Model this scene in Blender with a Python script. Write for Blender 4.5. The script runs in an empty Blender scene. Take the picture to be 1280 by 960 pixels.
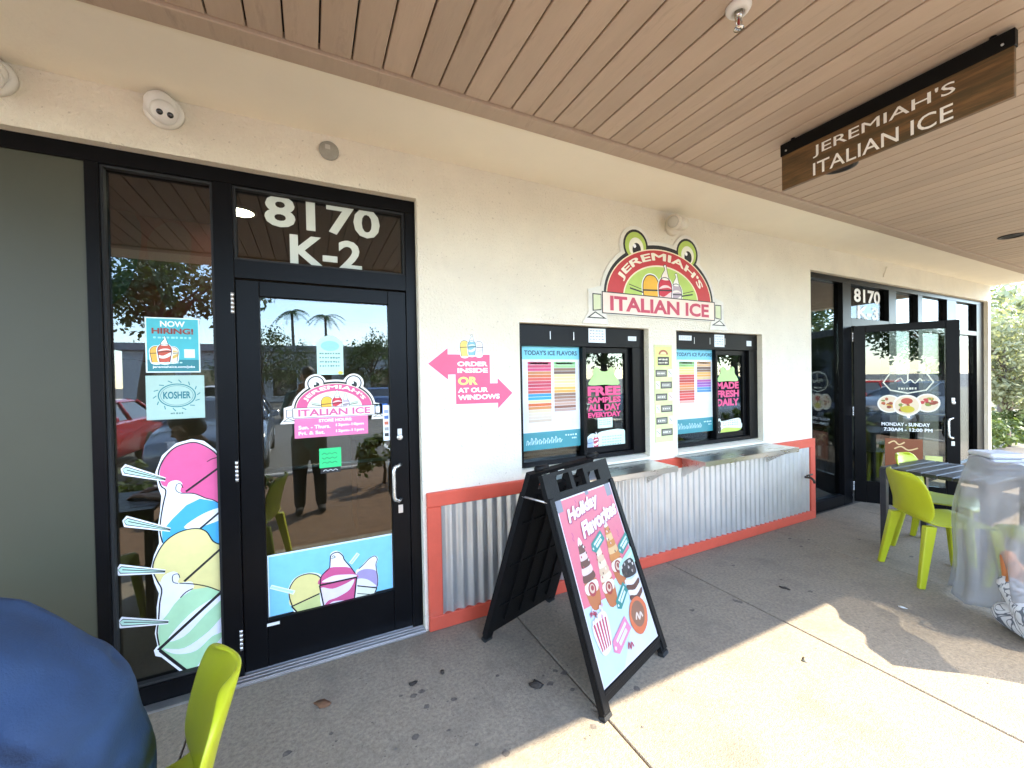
import bpy, bmesh, math, random
from mathutils import Vector, Matrix, noise
from mathutils.geometry import tessellate_polygon
SC = bpy.context.scene
COL = SC.collection
R = math.radians
# ---------------------------------------------------------------- camera
cam = bpy.data.cameras.new('camera')
cam.sensor_width = 36.0
cam.lens = 508.4 / 1280 * 36.0
cam.clip_start = 0.02
cam.clip_end = 2000
cam_o = bpy.data.objects.new('camera', cam)
COL.objects.link(cam_o)
CAM = Vector((0.0, -2.522, 1.57))
_r = Vector((0.89590, -0.44384, -0.01891)); _u = Vector((0.02212, 0.00205, 0.99975)); _f = Vector((0.44370, 0.89610, -0.01166))
cam_o.matrix_world = Matrix(((_r.x, _u.x, -_f.x, CAM.x), (_r.y, _u.y, -_f.y, CAM.y), (_r.z, _u.z, -_f.z, CAM.z), (0, 0, 0, 1)))
SC.camera = cam_o
# ---------------------------------------------------------------- sky, sun, exposure
SUN_EL = R(43.7)
SUN_H = Vector((0.735, -0.678))            # horizontal direction towards the sun
w = bpy.data.worlds.new('World'); SC.world = w; w.use_nodes = True
nt = w.node_tree; nt.nodes.clear()
out = nt.nodes.new('ShaderNodeOutputWorld'); bg = nt.nodes.new('ShaderNodeBackground')
sky = nt.nodes.new('ShaderNodeTexSky'); sky.sky_type = 'NISHITA'; sky.sun_disc = False
sky.sun_elevation = SUN_EL
sky.sun_rotation = math.atan2(SUN_H.x, SUN_H.y)
sky.air_density = 1.0; sky.dust_density = 0.15; sky.ozone_density = 2.0
tc = nt.nodes.new('ShaderNodeTexCoord'); mp = nt.nodes.new('ShaderNodeMapping')
mp.inputs['Scale'].default_value = (1.0, 1.0, 3.2)
nz = nt.nodes.new('ShaderNodeTexNoise'); nz.inputs['Scale'].default_value = 2.6; nz.inputs['Detail'].default_value = 9; nz.inputs['Roughness'].default_value = 0.62; nz.inputs['Distortion'].default_value = 0.6
rp = nt.nodes.new('ShaderNodeValToRGB'); rp.color_ramp.elements[0].position = 0.48; rp.color_ramp.elements[1].position = 0.78
mx = nt.nodes.new('ShaderNodeMixRGB'); mx.inputs[2].default_value = (6.2, 6.5, 7.0, 1)
ml = nt.nodes.new('ShaderNodeMath'); ml.operation = 'MULTIPLY'; ml.inputs[1].default_value = 0.55
L = nt.links.new
L(tc.outputs['Generated'], mp.inputs[0]); L(mp.outputs[0], nz.inputs[0]); L(nz.outputs[0], rp.inputs[0]); L(rp.outputs[0], ml.inputs[0]); L(ml.outputs[0], mx.inputs[0])
hs = nt.nodes.new('ShaderNodeHueSaturation'); hs.inputs['Saturation'].default_value = 0.95; L(sky.outputs[0], hs.inputs['Color']); L(hs.outputs[0], mx.inputs[1]); L(mx.outputs[0], bg.inputs[0]); L(bg.outputs[0], out.inputs[0])
bg.inputs[1].default_value = 0.15
sun = bpy.data.lights.new('sun', 'SUN'); sun.energy = 2.05; sun.angle = R(0.53); sun.color = (1.0, 0.90, 0.72)
sun_o = bpy.data.objects.new('sun', sun); COL.objects.link(sun_o)
_sd = Vector((SUN_H.x * math.cos(SUN_EL), SUN_H.y * math.cos(SUN_EL), math.sin(SUN_EL)))
sun_o.rotation_euler = _sd.to_track_quat('Z', 'Y').to_euler()
sun_o.location = (20, -20, 20)
SC.view_settings.view_transform = 'Standard'; SC.view_settings.look = 'None'
SC.view_settings.exposure = 3.38; SC.view_settings.gamma = 1.0; SC.view_settings.use_curve_mapping = False
SC.cycles.max_bounces = 8; SC.cycles.diffuse_bounces = 4; SC.cycles.glossy_bounces = 4; SC.cycles.transparent_max_bounces = 16
SC.cycles.caustics_reflective = False; SC.cycles.caustics_refractive = False
SC.cycles.use_denoising = True
# ---------------------------------------------------------------- materials
def lin(c):
    c = c / 255.0
    return c / 12.92 if c <= 0.04045 else ((c + 0.055) / 1.055) ** 2.4
def hexc(h):
    h = h.lstrip('#'); return tuple(lin(int(h[i:i + 2], 16)) for i in (0, 2, 4))
MATS = {}
def new_mat(name):
    m = bpy.data.materials.new(name); m.use_nodes = True
    return m, m.node_tree, m.node_tree.nodes['Principled BSDF']
def surf(name, col, rough=0.6, metal=0.0, var=0.12, scale=6.0, bump=0.0, bscale=60.0, spec=0.5, stretch=(1, 1, 1), coat=0.0, dirt=None, dscale=1.5, dpos=(0.55, 0.75), damt=0.6, specks=()):
    """principled material: noise-varied colour, optional bump and blotches of another colour"""
    if name in MATS: return MATS[name]
    m, t, b = new_mat(name); N = t.nodes.new; K = t.links.new
    tc = N('ShaderNodeTexCoord'); mp = N('ShaderNodeMapping'); mp.inputs['Scale'].default_value = stretch
    K(tc.outputs['Object'], mp.inputs[0])
    n = N('ShaderNodeTexNoise'); n.inputs['Scale'].default_value = scale; n.inputs['Detail'].default_value = 6; n.inputs['Roughness'].default_value = 0.65
    K(mp.outputs[0], n.inputs[0])
    mr = N('ShaderNodeMapRange'); mr.inputs[1].default_value = 0.3; mr.inputs[2].default_value = 0.7; mr.inputs[3].default_value = 1 - var; mr.inputs[4].default_value = 1 + var
    K(n.outputs[0], mr.inputs[0])
    vm = N('ShaderNodeVectorMath'); vm.operation = 'SCALE'; vm.inputs[0].default_value = col; K(mr.outputs[0], vm.inputs['Scale'])
    src = vm.outputs[0]
    if dirt:
        n2 = N('ShaderNodeTexNoise'); n2.inputs['Scale'].default_value = dscale; n2.inputs['Detail'].default_value = 8; n2.inputs['Roughness'].default_value = 0.7; n2.inputs['Distortion'].default_value = 0.4
        K(mp.outputs[0], n2.inputs[0])
        r2 = N('ShaderNodeMapRange'); r2.inputs[1].default_value = dpos[0]; r2.inputs[2].default_value = dpos[1]; r2.inputs[3].default_value = 0; r2.inputs[4].default_value = damt; r2.clamp = True
        K(n2.outputs[0], r2.inputs[0])
        m2 = N('ShaderNodeMixRGB'); m2.inputs[2].default_value = (*dirt, 1); K(r2.outputs[0], m2.inputs[0]); K(src, m2.inputs[1]); src = m2.outputs[0]
    for sc_, sl, shi, sam, scol in specks:
        n4 = N('ShaderNodeTexNoise'); n4.inputs['Scale'].default_value = sc_; n4.inputs['Detail'].default_value = 3; n4.inputs['Roughness'].default_value = 0.6; K(mp.outputs[0], n4.inputs[0])
        r4 = N('ShaderNodeMapRange'); r4.inputs[1].default_value = sl; r4.inputs[2].default_value = shi; r4.inputs[3].default_value = 0; r4.inputs[4].default_value = sam; K(n4.outputs[0], r4.inputs[0])
        m4 = N('ShaderNodeMixRGB'); m4.inputs[2].default_value = (*scol, 1); K(r4.outputs[0], m4.inputs[0]); K(src, m4.inputs[1]); src = m4.outputs[0]
    K(src, b.inputs['Base Color'])
    rr = N('ShaderNodeMapRange'); rr.inputs[3].default_value = max(0.02, rough * 0.85); rr.inputs[4].default_value = min(1, rough * 1.15); K(n.outputs[0], rr.inputs[0]); K(rr.outputs[0], b.inputs['Roughness'])
    b.inputs['Metallic'].default_value = metal; b.inputs['Specular IOR Level'].default_value = spec; b.inputs['Coat Weight'].default_value = coat; b.inputs['Coat Roughness'].default_value = 0.05
    if bump:
        n3 = N('ShaderNodeTexNoise'); n3.inputs['Scale'].default_value = bscale; n3.inputs['Detail'].default_value = 4; K(mp.outputs[0], n3.inputs[0])
        bp = N('ShaderNodeBump'); bp.inputs['Strength'].default_value = bump; bp.inputs['Distance'].default_value = 0.01; K(n3.outputs[0], bp.inputs['Height']); K(bp.outputs[0], b.inputs['Normal'])
    MATS[name] = m; return m
def ink(h):
    return surf('ink_' + h.lstrip('#').lower(), hexc(h), rough=0.45, var=0.05, scale=14)
def glass_mat(name, tint=(0.62, 0.68, 0.66), base=0.1, gain=1.9):
    m = bpy.data.materials.new(name); m.use_nodes = True; t = m.node_tree; t.nodes.clear(); N = t.nodes.new; K = t.links.new
    o = N('ShaderNodeOutputMaterial'); a = N('ShaderNodeBsdfTransparent'); a.inputs[0].default_value = (*tint, 1)
    g = N('ShaderNodeBsdfGlossy'); g.inputs['Roughness'].default_value = 0.004; g.inputs[0].default_value = (0.96, 0.98, 1, 1)
    fr = N('ShaderNodeFresnel'); fr.inputs[0].default_value = 1.5
    ma = N('ShaderNodeMath'); ma.operation = 'MULTIPLY_ADD'; ma.inputs[1].default_value = gain; ma.inputs[2].default_value = base; ma.use_clamp = True
    nz = N('ShaderNodeTexNoise'); nz.inputs['Scale'].default_value = 0.9; nz.inputs['Detail'].default_value = 1
    tc = N('ShaderNodeTexCoord'); K(tc.outputs['Object'], nz.inputs[0])
    bp = N('ShaderNodeBump'); bp.inputs['Strength'].default_value = 0.03; bp.inputs['Distance'].default_value = 0.012; K(nz.outputs[0], bp.inputs['Height']); K(bp.outputs[0], g.inputs['Normal'])
    mix = N('ShaderNodeMixShader'); K(fr.outputs[0], ma.inputs[0]); K(ma.outputs[0], mix.inputs[0]); K(a.outputs[0], mix.inputs[1]); K(g.outputs[0], mix.inputs[2]); K(mix.outputs[0], o.inputs[0])
    MATS[name] = m; return m
def emit_mat(name, col, s):
    m, t, b = new_mat(name); b.inputs['Emission Color'].default_value = (*col, 1); b.inputs['Emission Strength'].default_value = s; b.inputs['Base Color'].default_value = (*col, 1)
    MATS[name] = m; return m
# ---------------------------------------------------------------- scene graph helpers
def tag(o, label=None, cat=None, group=None, kind=None):
    if label: o['label'] = label
    if cat: o['category'] = cat
    if group: o['group'] = group
    if kind: o['kind'] = kind
    return o
def thing(name, label, cat, loc=(0, 0, 0), rz=0.0, group=None, rot=None):
    o = bpy.data.objects.new(name, None); COL.objects.link(o); o.location = loc
    o.rotation_euler = rot if rot else (0, 0, rz); o.empty_display_size = 0.1
    return tag(o, label, cat, group)
def link(name, me, parent=None, loc=None):
    o = bpy.data.objects.new(name, me); COL.objects.link(o)
    if parent is not None: o.parent = parent
    if loc: o.location = loc
    return o
def copy_tree(o, parent=None):
    c = o.copy(); COL.objects.link(c); c.parent = parent
    for ch in list(o.children): copy_tree(ch, c)
    return c
class MB:
    """collects shapes, builds ONE mesh object"""
    def __init__(s): s.v = []; s.f = []; s.m = []; s.sm = []
    def add(s, vs, fs, mi=0, smooth=False):
        k = len(s.v); s.v += [tuple(p) for p in vs]; s.f += [tuple(i + k for i in f) for f in fs]; s.m += [mi] * len(fs); s.sm += [smooth] * len(fs); return s
    def box(s, x0, x1, y0, y1, z0, z1, mi=0):
        return s.add([(x0, y0, z0), (x1, y0, z0), (x1, y1, z0), (x0, y1, z0), (x0, y0, z1), (x1, y0, z1), (x1, y1, z1), (x0, y1, z1)],
                     [(0, 3, 2, 1), (4, 5, 6, 7), (0, 1, 5, 4), (1, 2, 6, 5), (2, 3, 7, 6), (3, 0, 4, 7)], mi)
    def hexa(s, p, mi=0):   # 8 corners, bottom ring then top ring
        return s.add(p, [(0, 3, 2, 1), (4, 5, 6, 7), (0, 1, 5, 4), (1, 2, 6, 5), (2, 3, 7, 6), (3, 0, 4, 7)], mi)
    def prism(s, poly, axis, a, b, mi=0):
        """extrude 2-D polygon along an axis ('x','y','z') from a to b"""
        n = len(poly)
        def P(p, t): return {'x': (t, p[0], p[1]), 'y': (p[0], t, p[1]), 'z': (p[0], p[1], t)}[axis]
        vs = [P(p, a) for p in poly] + [P(p, b) for p in poly]
        fs = [(i, (i + 1) % n, n + (i + 1) % n, n + i) for i in range(n)]
        tr = tessellate_polygon([[Vector((p[0], p[1], 0)) for p in poly]])
        fs += [tuple(t) for t in tr] + [tuple(n + i for i in reversed(t)) for t in tr]
        return s.add(vs, fs, mi)
    def tube(s, pts, rad, seg=8, mi=0, cap=True, flat=1.0):
        pts = [Vector(p) for p in pts]; rad = rad if isinstance(rad, (list, tuple)) else [rad] * len(pts)
        vs = []; up = Vector((0, 0, 1)); n = len(pts)
        prev = None
        for i, p in enumerate(pts):
            t = (pts[min(i + 1, n - 1)] - pts[max(i - 1, 0)]).normalized()
            a = prev if prev is not None else (up if abs(t.z) < 0.9 else Vector((1, 0, 0)))
            b1 = t.cross(a)
            if b1.length < 1e-5: b1 = t.cross(Vector((0, 1, 0)))
            b1.normalize(); b2 = b1.cross(t).normalized(); prev = b2
            for k in range(seg):
                q = 2 * math.pi * k / seg
                vs.append(p + b1 * math.cos(q) * rad[i] + b2 * math.sin(q) * rad[i] * flat)
        fs = [(i * seg + k, i * seg + (k + 1) % seg, (i + 1) * seg + (k + 1) % seg, (i + 1) * seg + k) for i in range(n - 1) for k in range(seg)]
        if cap: fs += [tuple(range(seg - 1, -1, -1)), tuple((n - 1) * seg + k for k in range(seg))]
        return s.add(vs, fs, mi, True)
    def lathe(s, prof, seg=20, mi=0, M=None):
        """prof: (radius, height) pairs turned about local z, moved by matrix M"""
        M = M or Matrix()
        vs = [M @ Vector((r * math.cos(2 * math.pi * k / seg), r * math.sin(2 * math.pi * k / seg), h)) for r, h in prof for k in range(seg)]
        n = len(prof)
        fs = [(i * seg + k, i * seg + (k + 1) % seg, (i + 1) * seg + (k + 1) % seg, (i + 1) * seg + k) for i in range(n - 1) for k in range(seg)]
        fs += [tuple(range(seg - 1, -1, -1)), tuple((n - 1) * seg + k for k in range(seg))]
        return s.add(vs, fs, mi, True)
    def build(s, name, mats, parent=None, bevel=0.0, loc=None, recalc=True, seg=1):
        me = bpy.data.meshes.new(name); me.from_pydata(s.v, [], s.f)
        for m in (mats if isinstance(mats, (list, tuple)) else [mats]): me.materials.append(m)
        me.polygons.foreach_set('material_index', s.m); me.polygons.foreach_set('use_smooth', s.sm)
        if recalc:
            bm = bmesh.new(); bm.from_mesh(me); bmesh.ops.recalc_face_normals(bm, faces=bm.faces[:]); bm.to_mesh(me); bm.free()
        me.update()
        o = link(name, me, parent, loc)
        if bevel:
            b = o.modifiers.new('bevel', 'BEVEL'); b.width = bevel; b.segments = seg; b.limit_method = 'ANGLE'; b.angle_limit = R(40)
        return o
def bx(name, mat, parent, x0, x1, y0, y1, z0, z1, bevel=0.0):
    return MB().box(x0, x1, y0, y1, z0, z1).build(name, mat, parent, bevel)
def grid_panel(xs, zs, hole, y0, y1, mapf=None):
    """slab in the x-z plane with rectangular openings, only outer faces"""
    b = MB(); nx, nz_ = len(xs) - 1, len(zs) - 1
    fill = lambda i, j: 0 <= i < nx and 0 <= j < nz_ and (i, j) not in hole
    mf = mapf or (lambda x, y, z: (x, y, z))
    Q = lambda *p: b.add([mf(*q) for q in p], [(0, 1, 2, 3)])
    for i in range(nx):
        for j in range(nz_):
            if not fill(i, j): continue
            x0, x1, z0, z1 = xs[i], xs[i + 1], zs[j], zs[j + 1]
            Q((x0, y0, z0), (x1, y0, z0), (x1, y0, z1), (x0, y0, z1)); Q((x0, y1, z0), (x0, y1, z1), (x1, y1, z1), (x1, y1, z0))
            if not fill(i - 1, j): Q((x0, y0, z0), (x0, y0, z1), (x0, y1, z1), (x0, y1, z0))
            if not fill(i + 1, j): Q((x1, y0, z0), (x1, y1, z0), (x1, y1, z1), (x1, y0, z1))
            if not fill(i, j - 1): Q((x0, y0, z0), (x0, y1, z0), (x1, y1, z0), (x1, y0, z0))
            if not fill(i, j + 1): Q((x0, y0, z1), (x1, y0, z1), (x1, y1, z1), (x0, y1, z1))
    return b
# ---------------------------------------------------------------- flat print: artwork and lettering in a thing's local x-z plane, front towards -y
def spl(pts, n=6, closed=True):
    out = []; m = len(pts); rng = range(m if closed else m - 1)
    for i in rng:
        g = (lambda k: pts[k % m]) if closed else (lambda k: pts[max(0, min(m - 1, k))])
        p0, p1, p2, p3 = g(i - 1), g(i), g(i + 1), g(i + 2)
        for k in range(n):
            t = k / n; t2 = t * t; t3 = t2 * t
            out.append(tuple(0.5 * (2 * p1[c] + (p2[c] - p0[c]) * t + (2 * p0[c] - 5 * p1[c] + 4 * p2[c] - p3[c]) * t2 + (3 * p1[c] - p0[c] - 3 * p2[c] + p3[c]) * t3) for c in (0, 1)))
    if not closed: out.append(tuple(pts[-1]))
    return out
def rc(u0, v0, u1, v1): return [(u0, v0), (u1, v0), (u1, v1), (u0, v1)]
def ell(cu, cv, ru, rv=None, n=24, a0=0, a1=360):
    rv = ru if rv is None else rv
    full = abs(a1 - a0) >= 360; k = n if full else n + 1
    return [(cu + ru * math.cos(R(a0 + (a1 - a0) * i / n)), cv + rv * math.sin(R(a0 + (a1 - a0) * i / n))) for i in range(k)]
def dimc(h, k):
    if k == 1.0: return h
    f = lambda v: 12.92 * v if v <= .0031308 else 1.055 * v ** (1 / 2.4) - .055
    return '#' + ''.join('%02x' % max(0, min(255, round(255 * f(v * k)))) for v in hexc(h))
class Art:
    def __init__(s): s.p = []; s.lay = 0
    def poly(s, pts, col, lay=None):
        if lay is None: s.lay += 1; lay = s.lay
        s.p.append((list(pts), col, lay)); return s
    def line(s, pts, wd, col, closed=False, lay=None):
        if lay is None: s.lay += 1; lay = s.lay
        m = len(pts); a = []; b = []
        for i in range(m):
            p = pts[i]; q0 = pts[(i - 1) % m] if (closed or i) else p; q1 = pts[(i + 1) % m] if (closed or i < m - 1) else p
            dx, dy = q1[0] - q0[0], q1[1] - q0[1]; l = math.hypot(dx, dy) or 1
            nx, ny = -dy / l * wd / 2, dx / l * wd / 2
            a.append((p[0] + nx, p[1] + ny)); b.append((p[0] - nx, p[1] - ny))
        rng = range(m if closed else m - 1)
        for i in rng:
            j = (i + 1) % m; s.p.append(([a[i], a[j], b[j], b[i]], col, lay))
        return s
    def marks(s, u0, v0, u1, v1, col, n=7, seed=1, h=None):
        """small unreadable dashes that stand for print too fine to read"""
        rnd = random.Random(seed); s.lay += 1; u = u0; h = h or (v1 - v0); step = (u1 - u0) / n
        for k in range(n):
            wd = step * rnd.uniform(0.45, 0.85); s.p.append((rc(u, v0 + rnd.uniform(0, .15) * h, u + wd, v0 + h * rnd.uniform(.75, 1)), col, s.lay)); u += step
        return s
    def build(s, name, parent, y=0.0, step=0.00005, mapf=None, dim=1.0):
        cols = []; vs = []; fs = []; mi = []
        for pts, col, lay in s.p:
            if col not in cols: cols.append(col)
            k = len(vs); yy = y - lay * step
            vs += [(p[0], yy, p[1]) for p in pts]
            if len(pts) <= 4 and len(pts) > 2: tr = [tuple(range(len(pts)))]
            else: tr = tessellate_polygon([[Vector((p[0], p[1], 0)) for p in pts]])
            for t in tr: fs.append(tuple(k + i for i in t)); mi.append(cols.index(col))
        if mapf: vs = [mapf(*q) for q in vs]
        me = bpy.data.meshes.new(name); me.from_pydata(vs, [], fs)
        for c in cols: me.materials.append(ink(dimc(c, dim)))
        me.polygons.foreach_set('material_index', mi); me.update()
        return link(name, me, parent)
BADGLYPH = set('Merhia!')
def text(parent, body, box, col, y=0.0, bold=0.0, arc=None, shear=0.0, rot=0.0, mat=None, name='lettering', depth=0.0, mapf=None, space=1.0):
    """lettering fitted to box (u0,v0,u1,v1); arc=(cu,cv,radius) bends it round a circle"""
    c = bpy.data.curves.new('t', 'FONT'); c.body = body; c.size = 1; c.offset = 0 if BADGLYPH & set(body) else bold; c.shear = shear; c.resolution_u = 3; c.space_character = space; c.extrude = 0
    o = bpy.data.objects.new('t', c); COL.objects.link(o); me = bpy.data.meshes.new_from_object(o); bpy.data.objects.remove(o); bpy.data.curves.remove(c)
    fat = bold if BADGLYPH & set(body) else 0
    if fat:      # this font's M breaks when offset: thicken with shifted copies a hair apart in depth
        vs = [(v.co.x, v.co.y) for v in me.vertices]; fs = [tuple(p.vertices) for p in me.polygons]; V = []; F_ = []
        for q, (dx, dy) in enumerate(((0, 0), (1, 0), (-1, 0), (0, 1), (0, -1), (.7, .7), (-.7, .7), (.7, -.7), (-.7, -.7))):
            k = len(V); V += [(p[0] + dx * fat, p[1] + dy * fat, q * 1.0) for p in vs]; F_ += [tuple(i + k for i in f) for f in fs]
        me.clear_geometry(); me.from_pydata(V, [], F_)
    xs = [v.co.x for v in me.vertices]; ys = [v.co.y for v in me.vertices]
    x0, x1, y0, y1 = min(xs), max(xs), min(ys), max(ys); u0, v0, u1, v1 = box
    cu, cv = (u0 + u1) / 2, (v0 + v1) / 2
    for v in me.vertices:
        u = u0 + (v.co.x - x0) / (x1 - x0) * (u1 - u0); z = v0 + (v.co.y - y0) / (y1 - y0) * (v1 - v0)
        if arc:
            ac, bc, r = arc; a = (u - ac) / r; rr = r + (z - v0); u, z = ac + rr * math.sin(a), bc + rr * math.cos(a)
        elif rot:
            du, dv = u - cu, z - cv; u, z = cu + du * math.cos(rot) - dv * math.sin(rot), cv + du * math.sin(rot) + dv * math.cos(rot)
        yy = y - v.co.z * 0.00004 if fat else y; v.co = mapf(u, yy, z) if mapf else (u, yy, z)
    me.materials.clear(); me.materials.append(mat or ink(col))
    for p in me.polygons: p.material_index = 0; p.use_smooth = False
    me.name = name
    o = link(name, me, parent)
    if depth:
        s = o.modifiers.new('solid', 'SOLIDIFY'); s.thickness = depth; s.offset = 0
    return o
# ================================================================ the place: ground, canopy, wall
stucco = surf('cream_stucco', (0.81, 0.755, 0.625), rough=0.85, var=0.05, scale=3.0, bump=0.9, bscale=70, dirt=(0.55, 0.49, 0.40), dscale=1.6, dpos=(0.56, 0.78), damt=0.4, specks=((45, .64, .71, .6, (.42, .37, .29)), (110, .66, .74, .4, (.5, .45, .36))))  # dark specks paint in the shade of the stucco pits
smooth_cream = surf('smooth_cream_plaster', (0.88, 0.82, 0.68), rough=0.8, var=0.03, scale=2.0, bump=0.1, bscale=60, dirt=(0.60, 0.53, 0.43), dscale=1.4, dpos=(0.62, 0.8), damt=0.3)
concrete = surf('worn_concrete', (0.280, 0.230, 0.168), rough=0.9, var=0.30, scale=55, bump=0.5, bscale=150, dirt=(0.165, 0.138, 0.105), dscale=2.6, dpos=(0.50, 0.72), damt=0.65, specks=((75, .65, .72, .55, (.1, .062, .055)), (95, .66, .74, .4, (.42, .40, .36)), (16, .60, .74, .4, (.13, .115, .095)), (3.5, .54, .74, .35, (.14, .122, .098))))
joint_m = surf('joint_dirt', (0.07, 0.06, 0.05), rough=1)
asphalt = surf('asphalt', (0.12, 0.115, 0.105), rough=0.9, var=0.25, scale=60, bump=0.3, bscale=120)
mulch = surf('brown_mulch', (0.16, 0.09, 0.045), rough=1, var=0.45, scale=30, bump=1.0, bscale=45)
kerb_m = surf('kerb_concrete', (0.42, 0.40, 0.36), rough=0.9, var=0.12, scale=12, bump=0.3)
white_paint = surf('white_paint', (0.75, 0.75, 0.72), rough=0.6, var=0.1, scale=15)
grass_m = surf('lawn', (0.22, 0.20, 0.14), rough=0.95, var=0.4, scale=18, bump=1, bscale=80)
black_frame = surf('black_anodised', (0.004, 0.004, 0.0048), rough=0.33, var=0.15, scale=5, spec=0.12, dirt=(0.016, 0.014, 0.012), dscale=6, dpos=(0.6, 0.85), damt=0.35)
black_matte = surf('black_gasket', (0.012, 0.012, 0.012), rough=0.7)
steel = surf('brushed_steel', (0.62, 0.61, 0.59), rough=0.28, metal=1.0, var=0.08, scale=20, stretch=(0.2, 1, 1))
alum = surf('aluminium', (0.62, 0.62, 0.62), rough=0.35, metal=0.9, var=0.08, scale=12)
white_plastic = surf('white_plastic', (0.78, 0.77, 0.73), rough=0.4, var=0.04)
glassA = glass_mat('shop_glass', (0.55, 0.6, 0.58), 0.045, 1.1)
glassC = glass_mat('side_glass', (0.5, 0.54, 0.54), 0.03, 0.7)
glassD = glass_mat('low_reflect_glass', (0.4, 0.43, 0.45), 0.0, 0.3)  # reflection weakened so bright sky leaves the number transom dark
glassB = glass_mat('order_glass', (0.6, 0.65, 0.63), 0.0, 0.9)
# ceiling board paint: each board a slightly different tone
def board_mat():
    m = surf('brown_board_paint', (0.50, 0.39, 0.295), rough=0.62, var=0.07, scale=5, stretch=(3.0, 0.5, 3.0), bump=0.12, bscale=40, dirt=(0.28, 0.215, 0.165), dscale=5.0, dpos=(0.56, 0.78), damt=0.75)
    t = m.node_tree; b = t.nodes['Principled BSDF']; l = b.inputs['Base Color'].links[0]; src = l.from_socket
    oi = t.nodes.new('ShaderNodeObjectInfo'); mr = t.nodes.new('ShaderNodeMapRange'); mr.inputs[3].default_value = 0.90; mr.inputs[4].default_value = 1.06
    vm = t.nodes.new('ShaderNodeVectorMath'); vm.operation = 'SCALE'
    t.links.new(oi.outputs['Random'], mr.inputs[0]); t.links.new(src, vm.inputs[0]); t.links.new(mr.outputs[0], vm.inputs['Scale']); t.links.new(vm.outputs[0], b.inputs['Base Color'])
    mp = [n for n in t.nodes if n.type == 'MAPPING'][0]; cv = t.nodes.new('ShaderNodeCombineXYZ'); mu = t.nodes.new('ShaderNodeMath'); mu.operation = 'MULTIPLY'; mu.inputs[1].default_value = 37
    t.links.new(oi.outputs['Random'], mu.inputs[0]); t.links.new(mu.outputs[0], cv.inputs[0]); t.links.new(mu.outputs[0], cv.inputs[1]); t.links.new(cv.outputs[0], mp.inputs['Location'])
    return m
board_m = board_mat()
ZC = 2.97            # ceiling height
XE = 10.12           # end of the building
XW = -3.4
YE = -3.1            # outer edge of the canopy
# ---- ground
tag(MB().add([(-400, -400, -0.13), (400, -400, -0.13), (400, 400, -0.13), (-400, 400, -0.13)], [(0, 1, 2, 3)]).build('parking_ground', asphalt), kind='structure')
pv = MB().box(1.19, 13.0, -5.29, 0.5, -0.125, -0.02).box(-6.2, 1.1899, -1.72, 0.5, -0.125, -0.02).build('pavement', joint_m); tag(pv, kind='structure')
jx = [-6.19, -3.97, -2.25, -0.53, 1.19, 2.66, 4.13, 5.6, 7.07, 8.54, 10.0, 11.5, 12.99]
for a, b in zip(jx[:-1], jx[1:]):
    bx('slab', concrete, pv, a + .004, b - .004, -5.28 if a > 1.1 else -1.72, 0.03, -0.119, 0.0, bevel=0.004)
tag(MB().box(-6.2, 1.185, -5.3, -1.725, -0.125, -0.02).build('planting_bed', mulch), kind='structure')
tag(bx('kerb', kerb_m, None, -6.3, 13.1, -5.46, -5.31, -0.125, 0.02, 0.02), kind='structure')
tag(MB().add([(13.2, -30, -0.1), (60, -30, -0.1), (60, 40, -0.1), (13.2, 40, -0.1)], [(0, 1, 2, 3)]).build('lawn', grass_m), kind='structure')
for k in range(9):
    tag(bx('parking_line', white_paint, None, -9.3 + k * 2.75, -9.2 + k * 2.75, -10.6, -5.9, -0.1295, -0.126), kind='structure')
# ---- building shell: wall with its openings
xs = [XW, 0.612, 1.314, 2.522, 2.842, 4.035, 4.89, 10.02, XE]; zs = [0.0, 0.905, 1.968, 2.70, 3.3]
hole = set()
for i in (0, 6):
    for j in (0, 1, 2): hole.add((i, j))
hole |= {(2, 1), (4, 1)}
wall = thing('shop_wall', 'long cream stucco shop wall under the canopy', 'wall')
grid_panel(xs, zs, hole, 0.0, 0.22).build('stucco', stucco, wall)
bx('end_wall', stucco, wall, XE - 0.2, XE, 0.221, 8.0, 0.0, 3.3)
bx('roof', smooth_cream, wall, XW, XE + 0.15, YE - 0.02, 8.0, 3.08, 3.75)
bx('rear_wall', smooth_cream, wall, XW, XE - 0.21, 6.0, 6.2, 0.0, 3.0)
bx('end_wall', smooth_cream, wall, XW - 0.2, XW - 0.002, 0.0, 8.0, 0.0, 3.3)
# hairline sill lining under both hatch openings
for a, b in ((1.318, 2.518), (2.846, 4.031)):
    MB().prism([(-0.012, 0.885), (0.12, 0.915), (0.12, 0.93), (-0.012, 0.903)], 'x', a, b).build('sill', smooth_cream, wall, 0.003)
# ---- canopy ceiling
ceil = MB().box(XW, XE + 0.1, YE + 0.45, -0.3, ZC + 0.03, ZC + 0.09).build('ceiling', black_matte); tag(ceil, kind='structure')
bx('soffit_band', smooth_cream, ceil, XW, XE + 0.1, -0.52, 0.0, ZC - 0.004, ZC + 0.1)
bx('soffit_band', smooth_cream, ceil, XW, XE + 0.1, YE, YE + 0.42, ZC - 0.004, ZC + 0.1)
bx('soffit_band', smooth_cream, ceil, XE - 0.12, XE + 0.1, YE + 0.421, -0.521, ZC - 0.003, ZC + 0.1)
bx('edge_trim', board_m, ceil, XW, XE - 0.121, -0.625, -0.5205, ZC - 0.016, ZC + 0.05, 0.004)
bx('edge_trim', board_m, ceil, XW, XE - 0.121, YE + 0.4205, YE + 0.53, ZC - 0.016, ZC + 0.05, 0.004)
pitch = 0.1287
pm = MB().box(-pitch / 2 + 0.0036, pitch / 2 - 0.0036, YE + 0.5, -0.6252, 0, 0.028).build('plank', board_m, ceil, 0.0035)
x = -0.323 + pitch / 2 - 24 * pitch; first = True
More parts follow.
